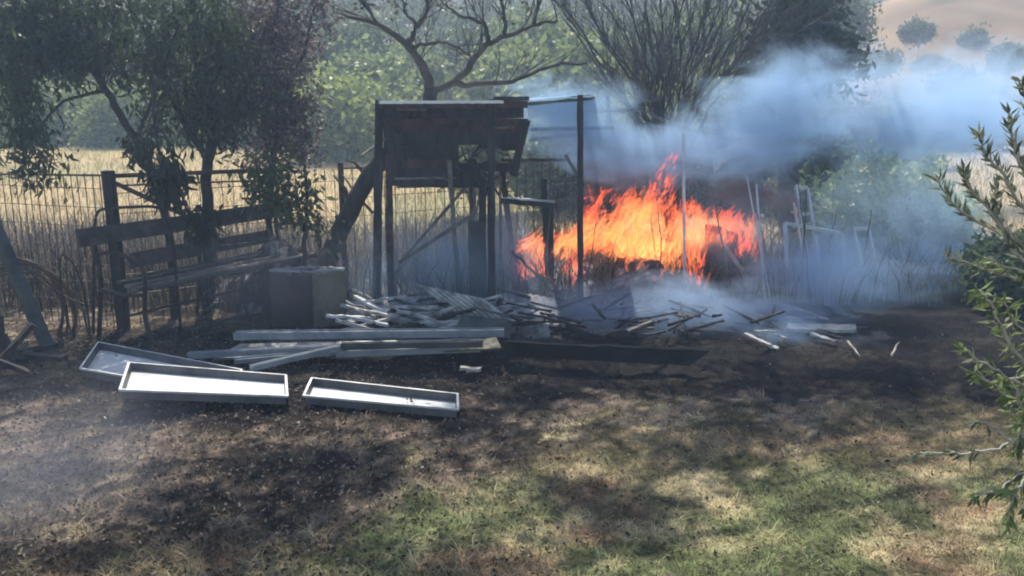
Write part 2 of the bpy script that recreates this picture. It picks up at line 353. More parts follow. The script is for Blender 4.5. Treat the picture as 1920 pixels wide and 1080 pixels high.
# smoke-veiled shrubs on the right
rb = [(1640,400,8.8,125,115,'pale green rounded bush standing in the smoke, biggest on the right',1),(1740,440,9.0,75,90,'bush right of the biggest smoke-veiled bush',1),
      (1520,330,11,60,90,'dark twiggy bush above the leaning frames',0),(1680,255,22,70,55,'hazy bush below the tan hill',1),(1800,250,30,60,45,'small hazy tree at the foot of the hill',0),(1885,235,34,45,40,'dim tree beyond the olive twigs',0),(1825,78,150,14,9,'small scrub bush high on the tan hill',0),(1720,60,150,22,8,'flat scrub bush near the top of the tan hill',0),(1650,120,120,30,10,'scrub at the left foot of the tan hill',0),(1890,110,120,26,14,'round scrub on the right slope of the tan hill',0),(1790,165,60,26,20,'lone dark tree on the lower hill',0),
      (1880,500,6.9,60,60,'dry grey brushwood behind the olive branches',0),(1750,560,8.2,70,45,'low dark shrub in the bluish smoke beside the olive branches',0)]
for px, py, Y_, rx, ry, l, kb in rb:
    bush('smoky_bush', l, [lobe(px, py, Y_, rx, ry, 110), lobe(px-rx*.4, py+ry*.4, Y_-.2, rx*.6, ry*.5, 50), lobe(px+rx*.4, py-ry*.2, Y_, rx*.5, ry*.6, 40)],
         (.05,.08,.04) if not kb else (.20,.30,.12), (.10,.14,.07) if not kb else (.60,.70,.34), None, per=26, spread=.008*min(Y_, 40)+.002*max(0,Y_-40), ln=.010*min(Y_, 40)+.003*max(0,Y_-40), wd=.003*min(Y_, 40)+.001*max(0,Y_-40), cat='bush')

# ---- left trees
def left_tree(name, label, base, lobes, trunk_paths, cols, per, spread, ln, wd, droop, r0=.05, tw=None):
    e = empty(name, base, label, 'tree'); mb = MB()
    for pth, ra, rb_ in trunk_paths: limb(mb, pth, ra, rb_, 5, 7, .008)
    mb.build('trunk', M['bark'], e, True)
    crown('crown', lobes, per, spread, ln, wd, cols[0], cols[1], e, droop, hollow=.1)
    return e
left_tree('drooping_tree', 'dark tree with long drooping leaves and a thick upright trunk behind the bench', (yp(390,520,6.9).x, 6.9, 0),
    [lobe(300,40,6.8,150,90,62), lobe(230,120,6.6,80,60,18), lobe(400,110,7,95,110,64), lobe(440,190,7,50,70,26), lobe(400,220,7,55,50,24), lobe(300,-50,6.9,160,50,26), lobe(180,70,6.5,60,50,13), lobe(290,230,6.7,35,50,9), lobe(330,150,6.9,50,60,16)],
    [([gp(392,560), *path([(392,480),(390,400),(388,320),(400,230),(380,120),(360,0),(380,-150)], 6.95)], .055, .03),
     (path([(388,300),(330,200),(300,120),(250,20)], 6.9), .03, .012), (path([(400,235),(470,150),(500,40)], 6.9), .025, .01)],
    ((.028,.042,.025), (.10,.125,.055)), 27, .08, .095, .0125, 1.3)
left_tree('forked_tree', 'dark tree with a slanting forked trunk left of the drooping tree', (yp(300,560,6.5).x, 6.5, 0),
    [lobe(60,40,6.4,80,80,70), lobe(30,160,6.3,50,70,34), lobe(110,90,6.4,40,50,20), lobe(150,0,6.5,70,50,22), lobe(0,-60,6.4,120,40,22), lobe(45,260,6.2,45,45,15), lobe(140,110,6.5,40,30,8), lobe(75,320,6.2,28,26,6)],
    [([gp(330,600), *path([(318,450),(290,330),(240,240),(200,170),(150,90),(90,0),(40,-150)], 6.5)], .035, .02),
     (path([(290,330),(262,300),(265,240),(300,150),(330,60)], 6.5), .02, .008), (path([(200,170),(120,190),(60,260)], 6.4), .015, .006)],
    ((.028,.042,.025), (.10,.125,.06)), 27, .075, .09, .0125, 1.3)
left_tree('purple_tree', 'tree with dusky purple-brown foliage beside the gap left of the shed', (yp(520,520,7.4).x, 7.4, 0),
    [lobe(510,80,7.4,85,95,120), lobe(530,200,7.3,62,90,95), lobe(480,290,7.3,50,36,20), lobe(560,290,7.3,36,30,10), lobe(540,-50,7.3,90,60,36), lobe(590,15,7.2,40,40,14)],
    [([gp(520,540), *path([(505,430),(510,330),(520,200),(515,80),(530,-80)], 7.4)], .035, .02), (path([(520,200),(570,100),(590,0)], 7.35), .02, .008)],
    ((.065,.05,.05), (.20,.16,.15)), 30, .08, .045, .014, .4)
left_tree('leafy_sapling', 'slim sapling with broad green leaves behind the end of the bench', (yp(570,500,6.7).x, 6.7, 0),
    [lobe(530,365,6.6,60,40,17), lobe(500,320,6.6,40,30,9), lobe(572,395,6.6,26,45,6), lobe(490,345,6.6,30,25,4)],
    [([gp(568,560), *path([(570,500),(572,440),(576,380),(572,310)], 6.7)], .028, .01), (path([(576,390),(530,350),(490,320)], 6.65), .012, .004)],
    ((.04,.06,.03), (.16,.20,.08)), 22, .07, .085, .016, 1.2)
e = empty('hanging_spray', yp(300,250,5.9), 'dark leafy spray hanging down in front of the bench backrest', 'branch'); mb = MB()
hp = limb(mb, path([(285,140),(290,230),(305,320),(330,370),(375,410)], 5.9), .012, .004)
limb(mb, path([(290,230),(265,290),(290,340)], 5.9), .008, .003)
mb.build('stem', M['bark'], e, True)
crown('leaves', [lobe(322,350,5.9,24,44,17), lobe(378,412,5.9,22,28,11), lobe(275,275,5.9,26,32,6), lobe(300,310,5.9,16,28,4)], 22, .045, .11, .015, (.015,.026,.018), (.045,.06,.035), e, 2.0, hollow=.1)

# ---- leaning bare tree through the shed roof
T = empty('leaning_tree', gp(612,545), 'bare dark tree leaning right, its fork rising above the shed roof', 'tree'); mb = MB()
YT = 6.9
tr = limb(mb, [gp(600,560)]+path([(612,500),(632,445),(665,380),(695,325),(730,285),(775,235),(802,205),(808,165)], YT), .085, .055, 5, 9, .006)
mb.build('trunk', M['bark'], T, True)
mb = MB(); tips = []
def br(pts, ra, rb_, n=5):
    q = limb(mb, path(pts, YT), ra, rb_, 4, 6, .012); tips.append((q, rb_)); return q
br([(808,168),(795,125),(765,88),(710,48),(640,25,.2)], .045, .012); br([(765,88),(782,50),(800,20),(802,-60)], .03, .012)
br([(768,90),(800,82),(850,85),(890,112)], .02, .006); br([(808,168),(850,155),(885,118),(910,85),(950,68),(1000,48),(1045,38)], .035, .01)
br([(915,80),(905,45),(870,32),(835,8)], .022, .008); br([(945,68),(945,30),(930,-40)], .02, .009); br([(848,157),(890,158),(940,157),(985,142),(1040,122),(1100,118)], .028, .01)
br([(710,48),(690,20),(660,-20)], .015, .006); br([(782,50),(760,20),(745,-30)], .014, .006); br([(1000,48),(1010,10),(1030,-40)], .014, .006)
br([(632,445),(600,470),(585,480)], .02, .006)
mb.tube(path([(655,388),(648,355),(625,328)], YT), [.022,.016,.008], 6)
mb.tube(path([(690,335),(665,305),(648,300)], YT), [.018,.012,.006], 6)
mb.tube(path([(700,400),(672,370),(640,325)], YT+.1), [.014,.01,.006], 6)
for q, r in list(tips)[:10]:
    for k in range(7):
        i = random.randint(len(q)//3, len(q)-1); d = (q[min(i+1, len(q)-1)]-q[i-1])+Vector((random.uniform(-.12,.12), random.uniform(-.1,.1), random.uniform(-.02,.16)))
        twigs(mb, q[i], d, random.uniform(.18, .42), .006, 2, .7)
mb.build('branches', M['twig'], T, True)
# sparse last leaves on its top
crown('crown', [lobe(780,-60,YT,150,50,26), lobe(960,-50,YT,130,50,22), lobe(700,10,YT,60,25,5)], 10, .08, .05, .015, (.06,.05,.04), (.13,.11,.08), T, .3, hollow=.1)

# ---- many-stemmed bare shrub
S = empty('bare_shrub', gp(1262,470), 'large bare shrub with many fanning stems rising out of the smoke', 'shrub'); mb = MB(); tw = MB(); YS = 8.6
stems = [(1085,-20,1180,160),(1060,40,1150,170),(1120,-20,1200,120),(1165,-30,1215,120),(1200,-30,1225,100),(1240,-30,1240,90),(1270,-30,1255,110),(1310,-30,1275,110),(1345,-30,1300,90),(1330,-20,1318,60),(1385,-20,1330,80),(1420,-20,1345,110),
         (1460,-10,1370,90),(1500,10,1395,100),(1530,40,1420,110),(1110,30,1190,150),(1045,-10,1130,120),(1290,-40,1270,60),(1400,20,1350,120),(1180,20,1220,150),(1225,40,1240,150),(1440,40,1375,125),(1130,60,1200,180),(1365,-30,1315,110),(1010,-30,1120,90)]
for i, (tx, ty, mx, my) in enumerate(stems):
    bx_ = 1235+(mx-1240)*.22+random.uniform(-8, 8); dy = random.uniform(-.5, .5)
    q = limb(mb, [gp(1262+random.uniform(-10,10), 480), yp(bx_+10, 290, YS+dy*.2), yp((bx_+mx)/2-(mx-1240)*.05, (250+my)/2+10, YS+dy*.6), yp(mx, my, YS+dy), yp(tx, ty, YS+dy*1.4)], random.uniform(.012, .028), .005, 5, 5, .028)
    for k in range(12):
        j = random.randint(len(q)//3, len(q)-2); d = (q[j+1]-q[j]).normalized()+Vector((random.uniform(-.5,.5), random.uniform(-.4,.4), random.uniform(0,.3)))
        twigs(tw, q[j], d, random.uniform(.25, .7), .006, 2, .5, .06)
mb.build('stems', M['bark'], S, True); tw.build('twigs', M['twig'], S, True)
# ---- dark trunk with leafy sprays right of the shrub
D = empty('dark_trunk_tree', gp(1475,430), 'tree with a thick straight dark trunk and leafy sprays right of the bare shrub', 'tree'); mb = MB()
limb(mb, [gp(1478,430), *path([(1478,330),(1477,200),(1475,100),(1473,0),(1472,-150)], 9.6)], .12, .10, 4, 9, .01); mb.build('trunk', M['bark'], D, True)
crown('crown', [lobe(1545,85,9.5,60,30,36), lobe(1500,30,9.5,50,50,40), lobe(1440,80,9.5,40,40,18), lobe(1560,120,9.4,40,16,22), lobe(1490,-70,9.6,130,60,50), lobe(1420,160,9.7,40,60,30)], 26, .10, .12, .028, (.022,.035,.022), (.09,.11,.05), D, .4, hollow=.1)

# unseen tree added above the view, boughs placed to throw shade on the lawn
B_ = empty('unseen_shade_tree', (9.4, 10.5, 0), 'unseen tree added above the view to shade the yard', 'tree'); mb = MB()
hs = (sdir.x/sdir.z, sdir.y/sdir.z); lb = []; top = Vector((9.3, 10.2, 4.4))
limb(mb, [Vector((9.4,10.5,-.1)), Vector((9.42,10.5,2.2)), top], .14, .1, 5, 9)
for gx, gy, r_, z_, n_ in [(-1.15,3.0,.55,4.4,26),(-.75,3.6,.4,4.5,16),(.35,3.25,.4,4.4,18),(1.2,4.2,.5,4.6,20),(.75,3.8,.3,4.6,9),(1.9,4.4,.4,4.7,14),(-2.1,3.5,.3,4.5,8),(2.3,4.9,.6,4.6,24),(.4,4.5,.5,4.5,16),(1.5,4.9,.6,4.6,22),(-.3,4.1,.3,4.5,7),(-.3,2.7,.4,4.5,12)]:
    c_ = Vector((gx+hs[0]*z_, gy+hs[1]*z_, z_)); lb.append((tuple(c_), (r_, r_*.7, .2), n_)); limb(mb, [top, top.lerp(c_, .5)+Vector((0,0,.3)), c_], .05, .008, 5, 5, .03)
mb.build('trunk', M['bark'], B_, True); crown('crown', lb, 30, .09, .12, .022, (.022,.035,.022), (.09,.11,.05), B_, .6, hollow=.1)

# ---------------------------------------------------------------- olive branches at the right edge
O = empty('olive_branches', yp(2000,700,2.1), 'olive branches with narrow grey-green leaves reaching in at the right edge', 'branch'); mb = MB(); lp = []; ld = []; lc = []
ol = [([(2000,420),(1930,400),(1880,330),(1850,290),(1836,255)],2.3,0),([(1990,360),(1925,330),(1900,260),(1893,215)],2.2,0),([(2000,500),(1920,460),(1840,420),(1790,385),(1757,335)],2.4,0),([(1900,450),(1860,400),(1815,350),(1806,320)],2.3,0),
      ([(2000,560),(1900,520),(1830,500),(1775,480)],2.4,0),([(1960,520),(1900,470),(1870,400),(1870,345)],2.3,0),
      ([(2000,720),(1930,690),(1880,620),(1850,560),(1835,545)],2.0,1),([(2000,660),(1940,640),(1900,600),(1880,560)],2.0,1),([(2010,760),(1930,730),(1860,690),(1800,650)],2.0,1),([(2010,800),(1940,780),(1890,740),(1830,700)],1.95,1),
      ([(2010,790),(1940,810),(1870,840),(1790,850),(1725,848)],1.9,2),([(1900,830),(1860,800),(1830,790)],1.9,2),([(2010,860),(1940,890),(1900,930),(1890,985)],1.8,1),([(2010,850),(1930,880),(1870,920),(1830,930)],1.85,1),([(2010,620),(1950,560),(1930,500),(1925,440)],2.1,0),
      ([(2010,700),(1950,720),(1915,790),(1905,850)],1.9,1),([(2010,900),(1950,900),(1925,960)],1.8,1),([(2000,300),(1950,250),(1925,190),(1915,150)],2.2,0)]
for k in range(4):
    x0_ = random.uniform(1985, 2030); y0_ = random.uniform(430, 930); x1_ = random.uniform(1825, 1905); y1_ = y0_-random.uniform(-40, 130)
    ol.append(([(x0_,y0_),((x0_+x1_)/2+20,y0_-20),((x0_+x1_)/2-20,(y0_+y1_)/2),(x1_,y1_)], random.uniform(1.85,2.3), 1))
for pts, Yo, kd in ol:
    q = limb(mb, path(pts, Yo), .006 if kd != 2 else .0038, .0022, 6, 5, .004)
    for i in range(4, len(q)-1):
        if kd == 2 and random.random() < .55: continue
        t = (q[i+1]-q[i]).normalized()
        for s in (-1, 1):
            for rep in range(2):
                if random.random() < .12: continue
                side = Vector((random.uniform(-1,1), random.uniform(-1,1), random.uniform(-1,1))).cross(t).normalized()
                d = t*random.uniform(.5,1)+side*random.uniform(.4,.9)+Vector((0,0,.25 if kd == 0 else -.55))
                lp.append(q[i]+(q[i+1]-q[i])*random.random()); ld.append(d); g = random.random()
                c0 = C3(.06,.075,.05)*(1-g)+C3(.22,.25,.16)*g
                if kd == 1: c0 = C3(.07,.10,.035)*(1-g)+C3(.26,.33,.13)*g
                lc.append(c0)
mb.build('stems', M['pale_twig'], O, True)
n = len(lp); link('leaves', leaf_mesh('leaves', np.array([tuple(v) for v in lp]), np.array([tuple(v) for v in ld]), rng.uniform(.026,.050,n), rng.uniform(.0034,.0058,n), np.array(lc)), M['leaf'], O)

# ---------------------------------------------------------------- grass, litter, weeds
def strips(name, x, y, z, h, wd, lean, cols, m, parent=None):
    n = len(x); a = rng.uniform(0, 2*np.pi, n); c, s = np.cos(a), np.sin(a)
    la = rng.uniform(0, 2*np.pi, n); lx, ly = np.cos(la)*lean*h, np.sin(la)*lean*h
    P = np.empty((n, 6, 3))
    for k, (t, ww) in enumerate(((0, 1), (.5, .8), (1, .15))):
        for j, sg in enumerate((-1, 1)):
            P[:, k*2+j, 0] = x+lx*t*t+c*wd*ww*sg; P[:, k*2+j, 1] = y+ly*t*t+s*wd*ww*sg; P[:, k*2+j, 2] = z+h*t*(1-.3*t*lean)
    base = np.arange(n)[:, None]*6; f = np.stack([base+np.array([[0,1,3,2]]), base+np.array([[2,3,5,4]])], 1).reshape(-1, 4)
    return link(name, np_mesh(name, P.reshape(-1, 3), f, np.repeat(cols, 6, 0)), M[m], parent)
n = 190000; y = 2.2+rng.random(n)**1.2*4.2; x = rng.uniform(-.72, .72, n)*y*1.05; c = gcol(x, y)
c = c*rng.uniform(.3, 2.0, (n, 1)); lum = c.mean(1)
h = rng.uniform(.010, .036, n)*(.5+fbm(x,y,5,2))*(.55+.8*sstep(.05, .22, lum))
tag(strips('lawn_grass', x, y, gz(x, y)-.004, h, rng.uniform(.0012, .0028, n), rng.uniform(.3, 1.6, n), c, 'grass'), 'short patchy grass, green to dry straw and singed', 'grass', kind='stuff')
n = 30000; y = rng.uniform(2.3, 6.4, n); x = rng.uniform(-.7, .55, n)*y; k = rng.random(n) < (.18+.8*sstep(.6, -1.2, x)*sstep(7, 4.5, y)); k &= ~((x > .2) & (y > 4.4) & (rng.random(n) < .85)); x, y = x[k], y[k]; n = len(x)
g = rng.random(n)[:, None]; cc = C3(.14,.10,.09)*(1-g)+C3(.42,.34,.26)*g; cc[rng.random(n) < .5] *= .22; pale = rng.random(n) < .012; cc = cc*.75; cc[pale] = (.55,.52,.42)
D_ = rng.normal(size=(n, 3)); D_[:, 2] = np.abs(D_[:, 2])*.45
tag(link('leaf_litter', leaf_mesh('leaf_litter', np.stack([x, y, gz(x, y)+.008], 1), D_, rng.uniform(.01,.032,n), rng.uniform(.003,.009,n), cc, .5), M['dryleaf']), 'fallen brown leaves strewn over the burnt ground', 'leaves', kind='stuff')
# tall dry weeds behind the fence and round the shed
n = 11000; y = rng.uniform(6.6, 10.5, n); x = rng.uniform(-.68, .12, n)*y; k = (fbm(x, y, 1.1) > .40) | (x < -2); x, y = x[k], y[k]; n = len(x)
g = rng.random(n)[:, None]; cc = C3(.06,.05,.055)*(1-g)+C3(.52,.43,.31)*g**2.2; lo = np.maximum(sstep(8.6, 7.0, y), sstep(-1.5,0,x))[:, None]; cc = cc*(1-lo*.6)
h = rng.uniform(.15, .62, n)*(.6+.4*sstep(12, 8, y))*(.5+fbm(x+3, y, 1.2))
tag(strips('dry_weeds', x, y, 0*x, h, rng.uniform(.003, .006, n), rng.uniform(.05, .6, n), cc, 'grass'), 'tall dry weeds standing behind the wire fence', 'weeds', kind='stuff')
n = 3600; y = rng.uniform(6.8, 9, n); x = rng.uniform(.1, .62, n)*y; g = rng.random(n)[:, None]
tag(strips('singed_weeds', x, y, 0*x, rng.uniform(.15, .6, n), rng.uniform(.003, .006, n), rng.uniform(.1, .8, n), C3(.04,.04,.04)*(1-g)+C3(.2,.18,.13)*g, 'grass'), 'singed thin weeds round the fire and the leaning frames', 'weeds', kind='stuff')
n = 26000; y = rng.uniform(9, 30, n); x = rng.uniform(-.7, .7, n)*y; cc = gcol(x, y)*rng.uniform(.7, 1.3, (n, 1))
tag(strips('field_grass', x, y, 0*x, rng.uniform(.06, .25, n), rng.uniform(.004, .012, n), rng.uniform(.2, .9, n), cc, 'grass'), 'dry straw-coloured grass of the open field', 'grass', kind='stuff')

# ---------------------------------------------------------------- fence and gate
def vwire(mb, p0, p1, r): mb.tube([p0, p1], r, 3)
def fence_panel(name, label, A, B, h, dv, dh, posts, mt='iron', top=True):
    A = Vector(A); B = Vector(B); e = empty(name, A, label, 'fence', None); L_ = (B-A).length; d = (B-A)/L_; up = Vector((0,0,1)); mb = MB()
    k = 0.0
    while k < L_:
        j = random.uniform(-.006, .006); vwire(mb, A+d*k, A+d*(k+j)+up*(h+random.uniform(-.01,.015)), .0042); k += dv
    z = .05
    while z <= h:
        pts = [A+d*(L_*i/8)+up*(z+random.uniform(-.008,.008)) for i in range(9)]; mb.tube(pts, .003, 3); z += dh
    mb.build('wire_mesh', M['iron'], e)
    for q in posts: MB().tube([A+d*(L_*q)-up*.1, A+d*(L_*q)+up*(h+.05)], .025, 8).build('post', M['rustpipe'], e)
    if top: MB().tube([A+up*h, A+d*L_*.5+up*(h-.02), B+up*h], .008, 5).build('top_wire', M['rustpipe'], e)
    return e
gA = Vector((yp(203,325,6.15).x, 6.15, 0)); gB = Vector((yp(640,345,7.2).x, 7.2, 0)); hf = yp(203,325,6.15).z
fence_panel('wire_fence', 'rusty wire mesh fence at the far left in front of dry weeds', (-5.2, 6.9, 0), gA+Vector((-.03,.01,0)), 1.13, .065, .14, (.45,))
fence_panel('wire_fence', 'wire mesh fence running behind the shed', gB, Vector((1.6, 9.3, 0)), 1.1, .1, .16, (0, .35, .7))
e = empty('gate', gA, 'pipe-framed wire gate with a diagonal brace behind the bench', 'gate'); d = gB-gA; up = Vector((0,0,1))
MB().beam(gA-up*.1, gA+up*(hf+.02), .075, .075, 4, .003).build('post', M['char'], e, bevel=.006)
m1 = gA+d*.64
MB().tube([gA+up*(hf-.02), m1+up*(hf-.03)], .016, 8).build('top_rail', M['rustpipe'], e, True)
MB().tube([gA+up*(hf-.09), m1+up*(hf-.11)], .008, 6).build('second_rail', M['rustpipe'], e, True)
MB().tube([gA+up*(hf-.05), gA+d*.30+up*(hf-.36)], .017, 8).build('brace', M['rustpipe'], e, True)
mb = MB(); k = .02
while k < 1: vwire(mb, gA+d*k, gA+d*k+up*(hf-.05), .003); k += .085/d.length
z = .1
while z < hf-.1: mb.tube([gA+up*z, gB+up*z], .003, 3); z += .15
mb.build('wire_mesh', M['iron'], e)

# ---------------------------------------------------------------- bench
zb = .80
bl, brr = gp(145,430,zb), gp(545,376,zb)
e = empty('garden_bench', ((bl+brr)/2)*1, 'weathered dark wooden garden bench with iron ends standing askew by the fence', 'bench'); e.location.z = 0
axis = (brr-bl).normalized(); axis.z = 0; axis.normalize(); nrm = Vector((axis.y, -axis.x, 0)); up = Vector((0,0,1))   # nrm faces the camera
def bp_(t, out, z): return bl.lerp(brr, t)*1+nrm*out+Vector((0,0,z-zb))
def board(name, t0, t1, out, z, w_, th, tilt=0):
    a0, a1 = bp_(t0, out, z), bp_(t1, out, z); u = (up+nrm*tilt*-1).normalized()*w_; k = nrm*th
    MB().slab([a0, a1, a1-u, a0-u], th, 10, .003).build(name, M['bench'], e)
board('backrest_board', 0, 1.0, 0, .80, .125, .03, .15)
board('backrest_board', .17, .86, .03, .585, .11, .03, .15)
board('backrest_board', .20, .82, .05, .42, .05, .025, .15)
for i in range(5):
    o0 = .10+i*.085; a0, a1 = bp_(.10, o0, .385+.006*(i-2)**2), bp_(.90, o0, .385+.006*(i-2)**2)
    MB().slab([a0+nrm*-.03, a1+nrm*-.03, a1+nrm*.03, a0+nrm*.03], .02, 8, .003).build('seat_slat', M['oldwood' if i in (1,2) else 'bench'], e)
for t in (.07, .5, .92):
    fr = MB()
    for pts in ([bp_(t,-.1,0), bp_(t,-.02,.38), bp_(t,-.03,.60), bp_(t,-.035,.80)], [bp_(t,.50,0), bp_(t,.44,.2), bp_(t,.46,.37)], [bp_(t,-.02,.35), bp_(t,.2,.34), bp_(t,.46,.37)]):
        limb(fr, pts, .017, .015, 4, 6)
    if t != .5: limb(fr, [bp_(t,-.03,.6), bp_(t,.15,.63), bp_(t,.4,.60), bp_(t,.47,.52), bp_(t,.46,.37)], .015, .015, 5, 6)
    fr.build('end_frame', M['iron'], e, True)
MB().tube([bp_(.07,.2,.18), bp_(.92,.2,.18)], .01, 6).build('stretcher', M['iron'], e, True)
# bent tube hoop behind the bench
MB_ = MB(); limb(MB_, path([(175,640),(176,500),(177,430),(182,400),(200,391),(250,388),(290,388),(305,400),(322,450),(335,560),(338,620)], 6.0), .011, .011, 4, 7)
tag(MB_.build('tube_hoop', M['iron'], None, True), 'bent metal tube hoop sticking up behind the bench backrest', 'metal frame')

# ---------------------------------------------------------------- coil of pipe, leaning beam and old hoop, far left
e = empty('pipe_coil', gp(60,690), 'coil of brown irrigation pipe leaning on the wire fence', 'pipe coil')
for i, (cx, cyy, rx, ry) in enumerate([(25,585,92,105),(18,590,100,95),(30,600,112,115),(20,595,120,108),(35,590,84,90),(22,600,105,122),(12,595,132,118),(40,605,100,100)]):
    pts = [yp(cx+rx*math.cos(a), cyy+ry*math.sin(a)*.95, 5.95+.03*i+.05*math.sin(a)) for a in np.linspace(0, 2*math.pi, 41)]
    MB().tube(pts, .0085, 6).build('loop', M['rustpipe'], e, True)
MB_ = MB(); limb(MB_, path([(170,640),(160,560),(140,500),(118,478),(112,500),(118,560),(132,620),(150,655)], 5.9), .008, .008, 5, 6); limb(MB_, path([(25,480),(80,530),(130,560),(170,575)], 5.9), .007, .007, 4, 6)
limb(MB_, path([(128,505),(150,560),(168,640)], 5.92), .006, .006, 4, 6)
tag(MB_.build('bent_rod', M['iron'], None, True), 'bent thin iron rods between the pipe coil and the bench', 'rods')
a0, a1 = yp(-12,415,5.5), gp(100,668,.02)
MB_ = MB(); MB_.beam(a0, a1, .075, .03, 1); MB_.beam(a0+Vector((-.035,0,.0)), a1+Vector((-.035,0,0)), .008, .07, 1)
tag(MB_.build('steel_beam', M['sheet'], None, bevel=.003), 'blue-grey steel channel leaning in front of the pipe coil', 'beam')
MB_ = MB()
for k in range(9):
    p = gp(random.uniform(-30,60), random.uniform(660,700), random.uniform(.05,.2)); MB_.beam(p, p+Vector((random.uniform(-.4,.4), random.uniform(-.2,.2), random.uniform(-.1,.35))), .05, .03, 3, .006)
tag(MB_.build('scrap_heap', M['char'], None), 'dark heap of burnt scrap at the foot of the leaning steel channel', 'scrap')

# ---------------------------------------------------------------- shed (burnt coop)
YF, YB = 6.75, 7.9
e = empty('burnt_shed', gp(830,590), 'small burnt timber shed on posts with raised coop boards and a light sheet roof', 'shed')
def post(pts, w_, mt='char', Y_=YF, parent=e, name='post'):
    a, b_ = pts; foot = gp(a[0], a[1]); foot = Vector((foot.x, foot.y, -.05)); top = yp(b_[0], b_[1], foot.y) if Y_ is None else yp(b_[0], b_[1], Y_)
    if Y_ is not None: foot = yp(a[0], a[1], Y_); foot.z = max(foot.z, -.05) if False else foot.z
    return MB().beam(foot, top, w_, w_, 10, .004).build(name, M[mt], parent)
post(((706,566),(711,188)), .06); post(((733,566),(728,290)), .05, 'char_red'); post(((861,556),(842,300)), .035, 'oldwood')
post(((922,604),(921,186)), .055, Y_=6.5); post(((906,566),(904,320)), .055, 'char'); post(((895,558),(893,415)), .13, 'sheet')
post(((962,480),(940,310)), .05, 'char', 7.6); post(((1088,575),(1088,180)), .045); post(((1028,530),(1019,335)), .05, 'char', 7.2)
post(((1030,540),(1030,380)), .075, 'char', 7.15); post(((1142,560),(1140,185)), .04, 'char', 7.9); post(((1196,560),(1192,190)), .04, 'char', 8.0); post(((940,585),(938,330)), .02, 'oldwood', 7)
def bar(p, q, w_, h_, mt='char', Y1=YF, Y2=None, name='brace'): return MB().beam(yp(*p, Y1), yp(*q, Y2 or Y1), w_, h_, 6, .003).build(name, M[mt], e)
bar((748,492),(895,398), .03,.03,'oldwood'); bar((752,490),(872,352), .022,.022,'oldwood',6.9); bar((940,376),(1045,386), .03,.04); bar((942,372),(1040,378), .02,.02,'galv',7.0)
bar((985,243),(1150,240), .03,.03,'oldwood',7.5); bar((990,262),(1100,250),.025,.03,'char',7.6); bar((1090,210),(1200,205),.03,.03,'char',7.8); bar((940,300),(1060,300),.025,.025,'char',7.5)
bar((1060,290),(1095,350),.03,.03,'char',7.4)
# raised coop: horizontal boards front, floor, sides
def fboard(x0, x1, y0, y1, Y_, mt='char', th=.02, sk=0):
    return MB().slab([yp(x0,y0,Y_), yp(x1,y0+sk,Y_), yp(x1,y1+sk,Y_), yp(x0,y1,Y_)], th, 12, .004).build('wall_board', M[mt], e)
fboard(716,982,196,221,YF+.05); fboard(722,990,223,247,YF+.06,'char_red'); fboard(730,985,248,271,YF+.05); fboard(726,860,273,296,YF+.06); fboard(735,850,298,318,YF+.05,'char_red')
fboard(728,905,314,348,YF+.02,'char',.03,4); fboard(900,975,268,282,YF+.1); fboard(860,965,306,322,YF+.15); fboard(745,900,336,352,YF+.3,'oldwood')
fboard(720,980,200,262,YB,'char'); fboard(720,860,262,320,YB,'char')
bar((988,225),(962,330), .06,.03,'char'); bar((722,225),(742,335), .05,.03,'char'); bar((820,275),(905,345), .02,.02,'char',6.7); bar((905,265),(850,345),.02,.02,'char',6.7)
bar((880,300),(868,345),.03,.02,'char')
MB().slab([yp(735,320,YB), yp(950,320,YB), yp(905,345,YF), yp(732,340,YF)], .03, 8, .004).build('coop_floor', M['char'], e)
for k in range(34):
    x0_ = random.uniform(722, 960); y0_ = random.choice((random.uniform(225, 275), random.uniform(275, 350))); l_ = random.uniform(20, 90)
    MB().beam(yp(x0_, y0_, YF+random.uniform(-.05,.5)), yp(x0_+random.uniform(-1,1)*l_*.8, y0_+random.uniform(.1,.7)*l_, YF+random.uniform(-.05,.5)), random.uniform(.012,.035), .012, 5, .005).build('hanging_strip', M[random.choice(('char','char_red','char','oldwood'))], e)
for x0_, x1_, y_ in ((868,940,282),(880,915,296),(745,800,205),(925,965,240),(740,835,335)): bar((x0_,y_),(x1_,y_+random.uniform(-3,3)), .02,.014, 'oldwood', YF-.03)
# roof
MB().slab([yp(700,189,8.1), yp(942,190,8.1), yp(944,188,6.45), yp(712,189,6.45)], .022, 24, .001, .001).build('roof_sheet', M['roof'], e)
MB().beam(yp(712,197,6.5), yp(990,196,6.5), .04, .05, 8, .003).build('rafter', M['char_red'], e)
MB().beam(yp(925,186,6.5), yp(992,184,6.5), .08, .03, 4, .003).build('ridge_board', M['char'], e)
MB().slab([yp(985,184,7.6), yp(1112,177,7.6), yp(1118,178,6.8), yp(985,189,6.6)], .01, 10, .006).build('tarp', M['tarp'], e)
MB().beam(yp(990,193,6.9), yp(1115,182,6.9), .035, .04, 6, .003).build('rafter', M['oldwood'], e)
MB().beam(yp(1088,182,6.75), yp(1092,186,8.3), .04, .04, 6, .003).build('rafter', M['char'], e)

